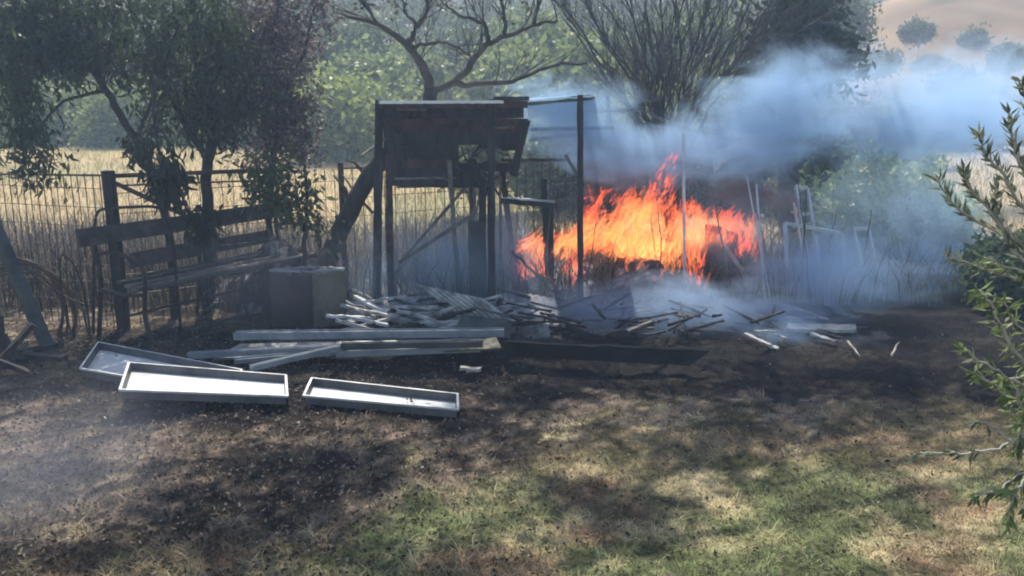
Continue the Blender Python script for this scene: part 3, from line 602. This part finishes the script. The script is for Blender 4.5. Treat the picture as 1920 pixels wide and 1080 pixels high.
# ---------------------------------------------------------------- metal bin
e = empty('metal_bin', gp(578,612), 'scorched square metal bin with a rusty green side beside the shed', 'bin')
z1 = .42; fl, fm, fr_ = gp(512,612), gp(588,616), gp(650,608)
bk = fl+(fr_-fm); c4 = [fl, fm, fr_, bk]
def wall(a, b_, mt, name): 
    n_ = Vector((0,0,1)); MB().slab([a+n_*z1, b_+n_*z1, b_, a], .01, 6, .002).build(name, M[mt], e)
wall(fl, fm, 'bin', 'side_panel'); wall(fm+Vector((.004,0,0)), fr_, 'binpanel', 'side_panel'); wall(bk, fr_, 'bin', 'side_panel'); wall(fl, bk, 'bin', 'side_panel')
mb = MB(); 
for a, b_ in ((0,1),(1,2),(2,3),(3,0)): mb.beam(c4[a]+up*(z1+.005), c4[b_]+up*(z1+.005), .02, .02, 3, .002)
mb.build('rim', M['dullsteel'], e)
mb = MB(); cc_ = sum(c4, Vector())/4
for k in range(14):
    a = random.uniform(0, 6.28); p = cc_+Vector((math.cos(a)*.12, math.sin(a)*.1, z1-.02+random.uniform(0,.03))); mb.beam(p, p+Vector((random.uniform(-.1,.1), random.uniform(-.08,.08), random.uniform(-.01,.03))), .04, .01, 2, .006)
mb.build('ash_load', M['oldwood'], e)

# ---------------------------------------------------------------- trays
def tray(label, px, zr, dep, rimw=.014):
    r = [gp(p[0], p[1], z) for p, z in zip(px, zr)]; c = sum(r, Vector())/4
    e = empty('metal_tray', (c.x, c.y, 0), label, 'tray', None)
    def inset(k, dz):
        out = []
        for i in range(4):
            a = (r[(i+1) % 4]-r[i]).normalized(); b_ = (r[i-1]-r[i]).normalized(); out.append(r[i]+(a+b_)*k-up*dz)
        return out
    A = inset(0, 0); B = inset(rimw, 0); Cc = inset(rimw+.006, dep-.004); Dd = inset(.002, .012); E = inset(rimw, .012); G = inset(rimw-.001, dep)
    mb = MB(); o = 0
    rings = [E, Dd, A, B]   # under-lip, outer lip, top outer, top inner
    for q in rings: mb.v += q
    for k in range(3):
        for i in range(4): mb.f.append((k*4+i, k*4+(i+1) % 4, k*4+4+(i+1) % 4, k*4+4+i))
    mb.build('rim', M['rim'], e)
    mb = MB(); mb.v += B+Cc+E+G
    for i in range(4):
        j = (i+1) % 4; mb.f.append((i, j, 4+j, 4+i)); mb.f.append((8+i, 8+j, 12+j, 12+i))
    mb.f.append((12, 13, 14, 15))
    mb.build('side_walls', M['traywall_shade'], e)
    mb = MB(); mb.slab([q+up*.003 for q in Cc], .003, 12, .0015); mb.build('base', M['white'], e)
    return e
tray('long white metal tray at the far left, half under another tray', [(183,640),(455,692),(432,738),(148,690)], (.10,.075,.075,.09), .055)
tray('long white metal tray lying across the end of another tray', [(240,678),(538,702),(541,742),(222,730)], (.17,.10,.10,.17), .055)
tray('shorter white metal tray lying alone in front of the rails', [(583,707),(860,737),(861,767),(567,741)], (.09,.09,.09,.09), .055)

# ---------------------------------------------------------------- long metal pieces
def rail(label, a, b_, za, zb_, w_, h_, mt='dullsteel', name='steel_rail', cat='rail'):
    p, q = gp(*a, za), gp(*b_, zb_); mb = MB(); mb.beam(p, q, w_, h_, 8, .001)
    s = (q-p).cross(up).normalized(); mb.beam(p+s*w_*.5+up*h_*.5, q+s*w_*.5+up*h_*.5, .006, .02, 1); mb.beam(p-s*w_*.5+up*h_*.5, q-s*w_*.5+up*h_*.5, .006, .02, 1)
    return tag(mb.build(name, M[mt], None), label, cat, None)
rail('long pale galvanised channel lying in front of the metal bin', (440,630), (945,624), .14, .16, .06, .04)
rail('long galvanised rail running from behind the left trays towards the bin', (352,668), (640,652), .08, .10, .03, .03)
rail('thin galvanised rail lying crosswise towards the middle tray', (470,692), (650,650), .12, .12, .025, .025)
rail('galvanised strip just behind the thin crosswise rail', (440,678), (820,644), .06, .10, .05, .02)
rail('pale rail end lying towards the dark sheet', (630,664), (900,654), .08, .10, .05, .03, 'paintpanel')
rail('thin dark rail over the pale rail end', (640,650), (905,646), .13, .15, .03, .03, 'sheet')
def sheet(name, label, cs, zs, th, mt, seg=10, jit=.003, corr=0, cat='sheet'):
    return tag(MB().slab([gp(c[0], c[1], z) for c, z in zip(cs, zs)], th, seg, jit, corr).build(name, M[mt], None), label, cat)
sheet('steel_sheet', 'grey painted steel panel lying under the long rails', [(450,645),(900,634),(905,652),(400,672)], (.07,.09,.07,.05), .015, 'paintpanel')
sheet('steel_sheet', 'greenish steel panel lying between the rails and the burnt boards', [(660,652),(930,632),(940,652),(640,668)], (.06,.15,.13,.04), .012, 'binpanel')
sheet('dark_sheet', 'large dark flat sheet propped above the ground with a pointed end, shading the soil', [(948,638),(1331,654),(1292,682),(940,664)], (.17,.15,.05,.05), .015, 'charsheet', 14, .004)
sheet('pale_board', 'long pale board lying on the ground under the leaning frames', [(1478,606),(1604,608),(1606,618),(1474,616)], (.05,.05,.05,.05), .025, 'ashwood', 8, .004, cat='board')
sheet('ribbed_panel', 'pale ash-covered panel sloping down inside the shed', [(778,533),(905,560),(962,604),(850,585)], (.28,.22,.08,.10), .02, 'ashwood', 16, .002, .005, cat='panel')
sheet('ribbed_panel', 'ash-covered panel lying right of the shed posts', [(940,540),(1040,560),(1060,610),(935,600)], (.14,.12,.05,.06), .02, 'ashwood', 16, .002, .005, cat='panel')
sheet('burnt_sheet', 'greenish burnt panel slumped over the shed foot', [(865,590),(960,600),(955,635),(850,622)], (.22,.2,.12,.12), .02, 'sheet', 10, .006, cat='panel')

# ---------------------------------------------------------------- rubble planks, one object each
def plank(cx, cyy, z_, ln_, w_, yaw, tilt, mt, name, label, cat, group, th=.02):
    c = gp(cx, cyy, z_); d_ = Vector((math.cos(yaw)*math.cos(tilt), math.sin(yaw)*math.cos(tilt), math.sin(tilt)))*ln_*.5
    zz = min(c.z-abs(d_.z), 0); c.z -= zz
    return tag(MB().beam(c-d_, c+d_, w_, th, 6, .004).build(name, M[mt], None), label, cat, group)
for k in range(70):
    px = random.uniform(655, 955); py = random.uniform(556, 615)
    plank(px, py, random.uniform(.03, .16), random.uniform(.10, .55), random.uniform(.01, .045), random.uniform(-.8, .8), random.uniform(-.35, .35), random.choice(('ashwood','ashwood','char','white')), 'fallen_plank',
          'ash-grey plank fallen in the rubble heap under the shed', 'plank', 'planks in the rubble heap under the shed')
for k in range(105):
    px = random.gauss(1140, 130); py = random.gauss(588, 22); 
    if py > 628: continue
    plank(px, py, random.uniform(.03, .2), random.uniform(.08, .5), random.uniform(.008, .026), random.uniform(0, 3.14), random.uniform(-.35, .35), random.choice(('char','char','char','oldwood')), 'charred_stick',
          'charred stick in the heap burning under the flames', 'stick', 'charred sticks under the flames', .015)
for k in range(26):
    px = random.uniform(1300, 1600); py = random.uniform(585, 640)
    plank(px, py, .03, random.uniform(.08, .35), random.uniform(.015, .04), random.uniform(0, 3.14), random.uniform(-.15, .15), random.choice(('char','ashwood')), 'burnt_scrap', 'small burnt scrap lying in the smoke right of the fire', 'scrap', 'burnt scraps right of the fire', .015)
# curved burnt branches arching out of the heap
for pts, l in (([(1040,590),(1080,560),(1140,552),(1190,572),(1210,610)], 'arched burnt branch on the heap, the widest one'), ([(1095,500),(1130,540),(1170,580)], 'straight pale stick leaning into the flames'),
               ([(1180,565),(1205,590),(1225,610)], 'bright split stick in front of the flames'), ([(1060,610),(1090,570),(1100,545)], 'short burnt branch at the left of the heap'), ([(1240,570),(1236,600),(1240,625)], 'upright burnt twig right of the heap'),
               ([(960,470),(1010,520),(1060,570)], 'dark stick slanting through the small flame'), ([(1020,540),(1040,570),(1050,600)], 'burnt stick beside the dark post')):
    mb = MB(); limb(mb, path(pts, 6.9), .014, .008, 5, 6, .008); tag(mb.build('burnt_branch', M['oldwood' if 'pale' in l or 'bright' in l else 'char'], None, True), l, 'branch')
# dark burning heap below the fire
def heap(name, label, cx, cyy, rx, ry, hgt, c1):
    c = gp(cx, cyy); n_ = 40; xs_ = np.linspace(-1, 1, n_); Xh, Yh = np.meshgrid(xs_, xs_); r2 = np.sqrt(Xh**2+Yh**2)
    Zh = np.clip(1-r2, 0, 1)**.8*hgt*(.6+.9*fbm(Xh+cx, Yh, 3.5)) - .03
    idx = np.arange(n_*n_).reshape(n_, n_); F_ = np.stack([idx[:-1,:-1], idx[:-1,1:], idx[1:,1:], idx[1:,:-1]], -1).reshape(-1, 4)
    col = np.array(c1)*(0.5+fbm(Xh*3, Yh*3+cx, 4)[..., None]*1.2); col = col+(fbm(Xh+5, Yh+cx, 9)[..., None] > .6)*.25
    o = link(name, np_mesh(name, np.stack([c.x+Xh*rx, c.y+Yh*ry, Zh], -1).reshape(-1, 3), F_, col.reshape(-1, 3), True), M['ground']); return tag(o, label, 'heap', kind='stuff')
heap('rubble', 'burning heap of blackened rubble under the flames', 1180, 555, .85, .6, .34, (.06,.055,.055))
heap('ash', 'grey ash heap under the burnt shed', 800, 585, .8, .5, .16, (.30,.28,.27))
heap('embers', 'low black heap beside the dark shed post', 1010, 560, .45, .4, .22, (.06,.055,.055))
heap('charcoal', 'dark mound of burnt scrap behind the metal bin', 525, 560, .75, .45, .50, (.02,.02,.022))
# melted white tub
mb = MB(); c = gp(1005,632)
pr = [(0.09,-.02),(.10,.03),(.085,.08),(.06,.12),(.02,.13)]; n0 = 16
for r_, z_ in pr:
    for j in range(n0): a = 2*math.pi*j/n0; mb.v.append(Vector((c.x+math.cos(a)*r_*(1+random.uniform(-.05,.05)), c.y+math.sin(a)*r_, z_)))
for k in range(len(pr)-1):
    for j in range(n0): mb.f.append((k*n0+j, k*n0+(j+1) % n0, (k+1)*n0+(j+1) % n0, (k+1)*n0+j))
mb.f.append(tuple(range((len(pr)-1)*n0, len(pr)*n0)))
tag(mb.build('plastic_tub', M['ashwood'], None, True), 'half-melted white plastic tub upside down beside the shed post', 'tub')

# ---------------------------------------------------------------- leaning frames and poles in the smoke
def frame(label, cs, Yb, Yt, w_, mt='galv'):
    p = [yp(cs[0][0], cs[0][1], Yt), yp(cs[1][0], cs[1][1], Yt), yp(cs[2][0], cs[2][1], Yb), yp(cs[3][0], cs[3][1], Yb)]
    e = empty('window_frame', (p[3].x, p[3].y, 0), label, 'frame')
    for i, nme in enumerate(('top_bar', 'side_bar', 'bottom_bar', 'side_bar')): MB().beam(p[i], p[(i+1) % 4], w_, .03, 3, .002).build(nme, M[mt], e)
frame('upright pale rectangular window frame standing in the smoke', [(1472,418),(1578,438),(1592,598),(1480,600)], 6.9, 7.2, .028)
frame('narrow pale frame leaning left in the smoke beside the bush', [(1600,428),(1628,430),(1664,600),(1640,602)], 6.9, 7.3, .02)
frame('narrow pale frame leaning between the flames and the upright frame', [(1492,350),(1514,352),(1552,598),(1532,600)], 6.9, 7.4, .018)
for l, a, b_, w_, mt in (('tall thin pale pole standing in the flames', (1284,560), (1281,250), .022, 'galv'), ('pale pole leaning in the smoke right of the flames', (1432,570), (1345,440), .025, 'ashwood'),
        ('thin upright pole in the smoke between the flames and the frames', (1432,600), (1418,345), .015, 'galv'), ('thin pale pole leaning behind the upright frame', (1520,600), (1488,380), .015, 'galv'), ('second thin pole behind the upright frame', (1444,560), (1400,330), .012, 'galv')):
    p = yp(*a, 7.0); q = yp(*b_, 7.25); p.z = max(p.z, 0); tag(MB().beam(p, q, w_, w_, 4, .002).build('pole', M[mt], None), l, 'pole')
for k in range(14):
    x0_ = random.choice((random.uniform(960,1100), random.uniform(1230,1460), random.uniform(1480,1660))); y1_ = random.uniform(330,440); p = yp(x0_, 575, 7.1+random.uniform(-.2,.3)); p.z = 0; q = yp(x0_+random.uniform(-35,25), y1_, p.y+random.uniform(-.1,.2)); mb = MB()
    limb(mb, [p, p.lerp(q,.5)+Vector((random.uniform(-.03,.03),0,0)), q], random.uniform(.005,.011), .003, 4, 5, .006)
    tag(mb.build('burnt_stalk', M[random.choice(('char','oldwood'))], None, True), 'thin burnt stalk standing in the smoke around the fire', 'stalk', 'thin burnt stalks around the fire')
for l, cs, Yb in (('broad charred board standing upright at the right end of the flames', [(1322,420),(1352,424),(1362,548),(1318,548)], 7.3), ('charred board leaning right beside the upright charred board', [(1362,432),(1382,436),(1400,560),(1366,556)], 7.4)):
    tag(MB().slab([yp(c_[0], c_[1], Yb) for c_ in cs], .03, 6, .004).build('charred_board', M['char'], None), l, 'board')
mb = MB(); mb.slab([yp(1335,290,7.9), yp(1372,270,7.9), yp(1366,300,7.8), yp(1338,322,7.8)], .004, 8, .02, .012)
tag(mb.build('white_scrap', M['plastic'], None), 'crumpled white scrap caught in the twigs above the fire', 'scrap')
for l, a in (('bent pale twig lying on the black ground at the right', [(1590,640),(1602,655),(1612,668)]), ('thin pale twig standing on the black ground', [(1672,668),(1680,650),(1686,640)])):
    mb = MB(); limb(mb, [gp(x_, y_, .03+.03*i) for i, (x_, y_) in enumerate(a)], .009, .004, 4, 5, .004); tag(mb.build('pale_twig', M['pale_twig'], None, True), l, 'twig')
mb = MB(); mb.beam(gp(864,690,.03), gp(900,694,.03), .04, .02, 4, .005); tag(mb.build('wood_offcut', M['pale_twig'], None), 'small pale wood offcut on the burnt ground beyond the lone tray', 'offcut')

# ---------------------------------------------------------------- flames
fm_ = bpy.data.materials.new('flame'); fm_.use_nodes = True; N = fm_.node_tree.nodes; L = fm_.node_tree.links; N.clear()
out = N.new('ShaderNodeOutputMaterial'); em = N.new('ShaderNodeEmission'); tp = N.new('ShaderNodeBsdfTransparent'); mx = N.new('ShaderNodeMixShader')
at = N.new('ShaderNodeAttribute'); at.attribute_name = 'Col'; L.new(at.outputs['Color'], em.inputs[0]); em.inputs[1].default_value = 1.9
lw = N.new('ShaderNodeLayerWeight'); lw.inputs[0].default_value = .5
iv = N.new('ShaderNodeMath'); iv.operation = 'SUBTRACT'; iv.inputs[0].default_value = 1; L.new(lw.outputs['Facing'], iv.inputs[1])
pw = N.new('ShaderNodeMath'); pw.operation = 'POWER'; L.new(iv.outputs[0], pw.inputs[0]); pw.inputs[1].default_value = 2.0
ml2 = N.new('ShaderNodeMath'); ml2.operation = 'MULTIPLY'; L.new(pw.outputs[0], ml2.inputs[0]); ml2.inputs[1].default_value = .15
nn = N.new('ShaderNodeTexNoise'); nn.inputs['Scale'].default_value = 34; nn.inputs['Detail'].default_value = 3; tcf = N.new('ShaderNodeTexCoord'); L.new(tcf.outputs['Object'], nn.inputs[0])
nr = N.new('ShaderNodeMapRange'); nr.inputs['From Min'].default_value = .42; nr.inputs['From Max'].default_value = .62; nr.inputs['To Min'].default_value = .05; nr.inputs['To Max'].default_value = 1.5; L.new(nn.outputs['Fac'], nr.inputs[0])
m3 = N.new('ShaderNodeMath'); m3.operation = 'MULTIPLY'; L.new(ml2.outputs[0], m3.inputs[0]); L.new(nr.outputs[0], m3.inputs[1]); L.new(m3.outputs[0], mx.inputs[0]); L.new(tp.outputs[0], mx.inputs[1]); L.new(em.outputs[0], mx.inputs[2]); L.new(mx.outputs[0], out.inputs['Surface'])
FE = empty('fire', gp(1180,560), 'bright orange fire blazing in the rubble right of the shed', 'fire')
def flame(cx, cyy, rx, ry, n_, heat, ang=.5, Yc=7.3, ln_=(.05,.22)):
    V_ = []; F_ = []; Cc_ = []; nv = 0; ns = 6; c = yp(cx, cyy, Yc); s = Yc/FPX
    for k in range(n_):
        a = random.uniform(0, 6.283); r = math.sqrt(random.random()); ox, oz = math.cos(a)*r*rx*s, math.sin(a)*r*ry*s
        p = Vector((c.x+ox, Yc+random.gauss(0, .13), c.z+oz)); l_ = random.uniform(*ln_)*(1.1-.4*r); th = ang+random.gauss(0, .28)
        d_ = Vector((math.sin(th), random.gauss(0, .1), math.cos(th))).normalized(); w_ = l_*random.uniform(.08, .20)
        sd = d_.cross(Vector((0,1,0))).normalized(); bk_ = Vector((0,1,0)); bend = sd*random.uniform(-.18, .18)*l_
        ht = heat*(1-.55*r**2)+random.uniform(-.2,.15); ht = max(0, min(1, ht))
        for i in range(8):
            t = i/7; rr = w_*math.sin(math.pi*min(1, t*.92+.06))**.8*(1-.4*t)+.0005; q = p+d_*(t-.4)*l_+bend*t*t
            for j in range(ns):
                g = 2*math.pi*j/ns; V_.append(q+sd*math.cos(g)*rr+bk_*math.sin(g)*rr)
                hh = max(0, ht-.25*t); Cc_.append((1.0, .10+.33*hh**1.3, .04+.08*hh**2))
        for i in range(7):
            for j in range(ns): F_.append((nv+i*ns+j, nv+i*ns+(j+1) % ns, nv+(i+1)*ns+(j+1) % ns, nv+(i+1)*ns+j))
        nv += 8*ns
    return link('flame', np_mesh('flame', [tuple(v) for v in V_], F_, np.array(Cc_), True), fm_, FE)
for a in [(1000,458,28,14,70,.75,.9),(1060,462,45,24,130,.85,.7),(1130,432,55,36,190,.8,.6),(1195,425,55,45,230,.85,.5),(1240,365,26,38,70,.4,.5),(1195,392,45,36,110,.45,.6),
          (1225,470,75,42,330,1.0,.2),(1180,460,50,30,150,.95,.4),(1290,425,40,45,190,.6,.1),(1300,490,18,45,90,.45,0),(1360,425,55,28,130,.25,.3),(1395,450,22,32,60,.15,0),
          (1195,520,40,38,110,.35,.2),(1205,560,24,24,40,.15,.1),(1000,508,26,18,70,.55,-.6),(1075,500,22,16,40,.4,.2),(1250,305,16,36,9,.05,.4),(1130,390,50,30,60,.15,.6)]: flame(*a)

gm_ = bpy.data.materials.new('flame_glow'); gm_.use_nodes = True; N = gm_.node_tree.nodes; L = gm_.node_tree.links; N.clear()
out = N.new('ShaderNodeOutputMaterial'); em = N.new('ShaderNodeEmission'); L.new(em.outputs[0], out.inputs['Volume']); em.inputs[0].default_value = (1, .24, .055, 1)
tc = N.new('ShaderNodeTexCoord'); ln_ = N.new('ShaderNodeVectorMath'); ln_.operation = 'LENGTH'; L.new(tc.outputs['Object'], ln_.inputs[0])
f = N.new('ShaderNodeMapRange'); f.interpolation_type = 'SMOOTHSTEP'; f.inputs['From Min'].default_value = 1; f.inputs['From Max'].default_value = 0; L.new(ln_.outputs['Value'], f.inputs[0])
ge = N.new('ShaderNodeNewGeometry'); nn = N.new('ShaderNodeTexNoise'); nn.inputs['Scale'].default_value = 9; nn.inputs['Detail'].default_value = 5; L.new(ge.outputs['Position'], nn.inputs[0])
ad = N.new('ShaderNodeMath'); ad.operation = 'MULTIPLY_ADD'; L.new(f.outputs[0], ad.inputs[0]); ad.inputs[1].default_value = .5; L.new(nn.outputs['Fac'], ad.inputs[2])
mr_ = N.new('ShaderNodeMapRange'); mr_.inputs['From Min'].default_value = .62; mr_.inputs['From Max'].default_value = 1.05; mr_.inputs['To Max'].default_value = 4.5; L.new(ad.outputs[0], mr_.inputs[0]); L.new(mr_.outputs[0], em.inputs[1])
def ico():
    import bmesh
    bm = bmesh.new(); bmesh.ops.create_icosphere(bm, subdivisions=3, radius=1); me = bpy.data.meshes.new('glow'); bm.to_mesh(me); bm.free(); return me
for cx, cyy, rx, ry in ((1215,465,120,62),(1110,448,110,50),(1200,400,70,60),(1310,440,110,60),(1010,475,50,35),(1205,540,50,50)):
    o = link('flame_glow', ico(), gm_, FE); s_ = 7.3/FPX; o.location = yp(cx, cyy, 7.3)-FE.location; o.scale = (rx*s_, .28, ry*s_)

# ---------------------------------------------------------------- smoke
def vol_mat(name, color, dens, nscale, lo, hi, aniso=.3, stretch=(1,1,1), absorb=None, soft=1.0):
    m = bpy.data.materials.new(name); m.use_nodes = True; N = m.node_tree.nodes; L = m.node_tree.links; N.clear()
    out = N.new('ShaderNodeOutputMaterial'); v = N.new('ShaderNodeVolumePrincipled'); L.new(v.outputs[0], out.inputs['Volume'])
    v.inputs['Color'].default_value = (*color, 1); v.inputs['Anisotropy'].default_value = aniso
    tc = N.new('ShaderNodeTexCoord'); ln_ = N.new('ShaderNodeVectorMath'); ln_.operation = 'LENGTH'; L.new(tc.outputs['Object'], ln_.inputs[0])
    f = N.new('ShaderNodeMapRange'); f.interpolation_type = 'SMOOTHSTEP'; f.inputs['From Min'].default_value = 1; f.inputs['From Max'].default_value = 1-soft; f.inputs['To Min'].default_value = 0; f.inputs['To Max'].default_value = 1
    L.new(ln_.outputs['Value'], f.inputs[0])
    gpos = N.new('ShaderNodeNewGeometry'); mp = N.new('ShaderNodeMapping'); mp.inputs['Scale'].default_value = stretch; L.new(gpos.outputs['Position'], mp.inputs[0])
    n = N.new('ShaderNodeTexNoise'); n.inputs['Scale'].default_value = nscale; n.inputs['Detail'].default_value = 5; n.inputs['Roughness'].default_value = .6; n.inputs['Distortion'].default_value = 1.1
    L.new(mp.outputs[0], n.inputs[0])
    a1 = N.new('ShaderNodeMath'); a1.operation = 'MULTIPLY_ADD'; L.new(f.outputs[0], a1.inputs[0]); a1.inputs[1].default_value = .5; L.new(n.outputs['Fac'], a1.inputs[2])
    m1 = N.new('ShaderNodeMapRange'); m1.inputs['From Min'].default_value = lo; m1.inputs['From Max'].default_value = hi; L.new(a1.outputs[0], m1.inputs[0])
    m2 = N.new('ShaderNodeMath'); m2.operation = 'MULTIPLY'; L.new(m1.outputs[0], m2.inputs[0]); m2.inputs[1].default_value = dens
    L.new(m2.outputs[0], v.inputs['Density']); return m
SMK = (.53,.75,1.0)
ST = (.75, 1, 1.5)
VM = dict(plume=vol_mat('smoke_plume', SMK, 5.0, 2.3, .60, 1.02, stretch=ST), low=vol_mat('smoke_low', (.56,.76,1.0), 4.8, 2.8, .56, 1.1, stretch=ST), thin=vol_mat('smoke_thin', (.58,.78,1.0), 1.5, 1.6, .50, 1.05),
          dark=vol_mat('smoke_dark', (.20,.15,.16), 8, 2.6, .58, 1.1, .0), wisp=vol_mat('smoke_wisp', (.78,.80,.9), .4, 1.0, .55, 1.1))
def sphere_mesh():
    import bmesh
    bm = bmesh.new(); bmesh.ops.create_icosphere(bm, subdivisions=3, radius=1); me = bpy.data.meshes.new('smoke'); bm.to_mesh(me); bm.free(); return me
def smoke(label, kind_, cx, cyy, Y_, rx, ry, dp, roll=0, scale=True):
    me = sphere_mesh(); o = link('smoke', me, VM[kind_]); s = Y_/FPX; o.location = yp(cx, cyy, Y_); o.scale = (rx*s, dp, ry*s); o.rotation_euler = (0, R(roll), 0)
    tag(o, label, 'smoke', kind='stuff')
smoke('blue smoke drifting off the shed roof under the sheeting', 'plume', 1080, 240, 7.4, 210, 120, .5, 14)
smoke('thick blue smoke rolling up right of the bare shrub', 'plume', 1450, 220, 7.2, 300, 150, .6, -20)
smoke('pale blue smoke billowing directly above the flames', 'plume', 1240, 290, 7.5, 250, 100, .5, 0)
smoke('blue smoke trailing off towards the hill', 'plume', 1740, 235, 8.5, 260, 120, .8, 0)
smoke('smoke veiling the large green bush', 'thin', 1700, 400, 7.4, 260, 160, .4, 0)
smoke('smoke lying low over the burnt ground and the dark sheet', 'low', 1300, 590, 6.2, 430, 85, .5, 3)
smoke('smoke round the leaning frames', 'low', 1580, 545, 7.0, 260, 125, .5, 0)
smoke('smoke curtain in front of the upright frame', 'low', 1530, 500, 6.5, 170, 120, .3, 0)
smoke('bluish smoke hanging before the dark shrub on the right', 'low', 1740, 520, 7.6, 130, 110, .5, 0)
smoke('faint blue smoke spreading in front of the tan hill', 'thin', 1820, 190, 14, 380, 130, 1.2, 0)
smoke('wisp of smoke curling from the ground beyond the dark sheet', 'low', 1480, 640, 5.9, 150, 50, .3, 10)
smoke('smoke veil drifting across the right end of the flames', 'thin', 1400, 440, 6.7, 150, 130, .35, 0)
smoke('dark soot smoke above the left flames', 'dark', 1160, 345, 7.6, 110, 45, .25, -14)
smoke('dark soot smoke above the right flames', 'dark', 1400, 365, 7.6, 140, 50, .25, 6)
smoke('faint smoke among the shed posts', 'thin', 860, 500, 6.9, 260, 150, .8, 0)
smoke('faint smoke drifting over the bench', 'wisp', 480, 530, 5.9, 240, 120, .5, -10)
smoke('thin pale smoke drifting over the near ground at the left', 'wisp', 60, 900, 3.2, 420, 300, .7, -30)
# smoky air over the whole yard, then the distance haze
def haze_box(name, lo, hi, col, dens, label, aniso=.35):
    m = bpy.data.materials.new(name); m.use_nodes = True; N = m.node_tree.nodes; L = m.node_tree.links; N.clear()
    o_ = N.new('ShaderNodeOutputMaterial'); v = N.new('ShaderNodeVolumePrincipled'); v.inputs['Color'].default_value = (*col, 1); v.inputs['Density'].default_value = dens; v.inputs['Anisotropy'].default_value = aniso
    L.new(v.outputs[0], o_.inputs['Volume']); mb = MB(); c = (Vector(lo)+Vector(hi))/2; s = (Vector(hi)-Vector(lo))
    mb.beam((c.x, lo[1], c.z), (c.x, hi[1], c.z), s.x, s.z); tag(mb.build(name, m, None), label, 'haze', kind='stuff')
haze_box('haze', (-760, -40, -1.6), (760, 960, 52), (.72,.82,.97), .0009, 'pale blue haze filling the air over field and hills')
haze_box('thin_smoke', (-7, 1.0, -.4), (7, 14, 4.6), (.55,.75,1.0), .008, 'thin blue smoke spread through the air of the yard')
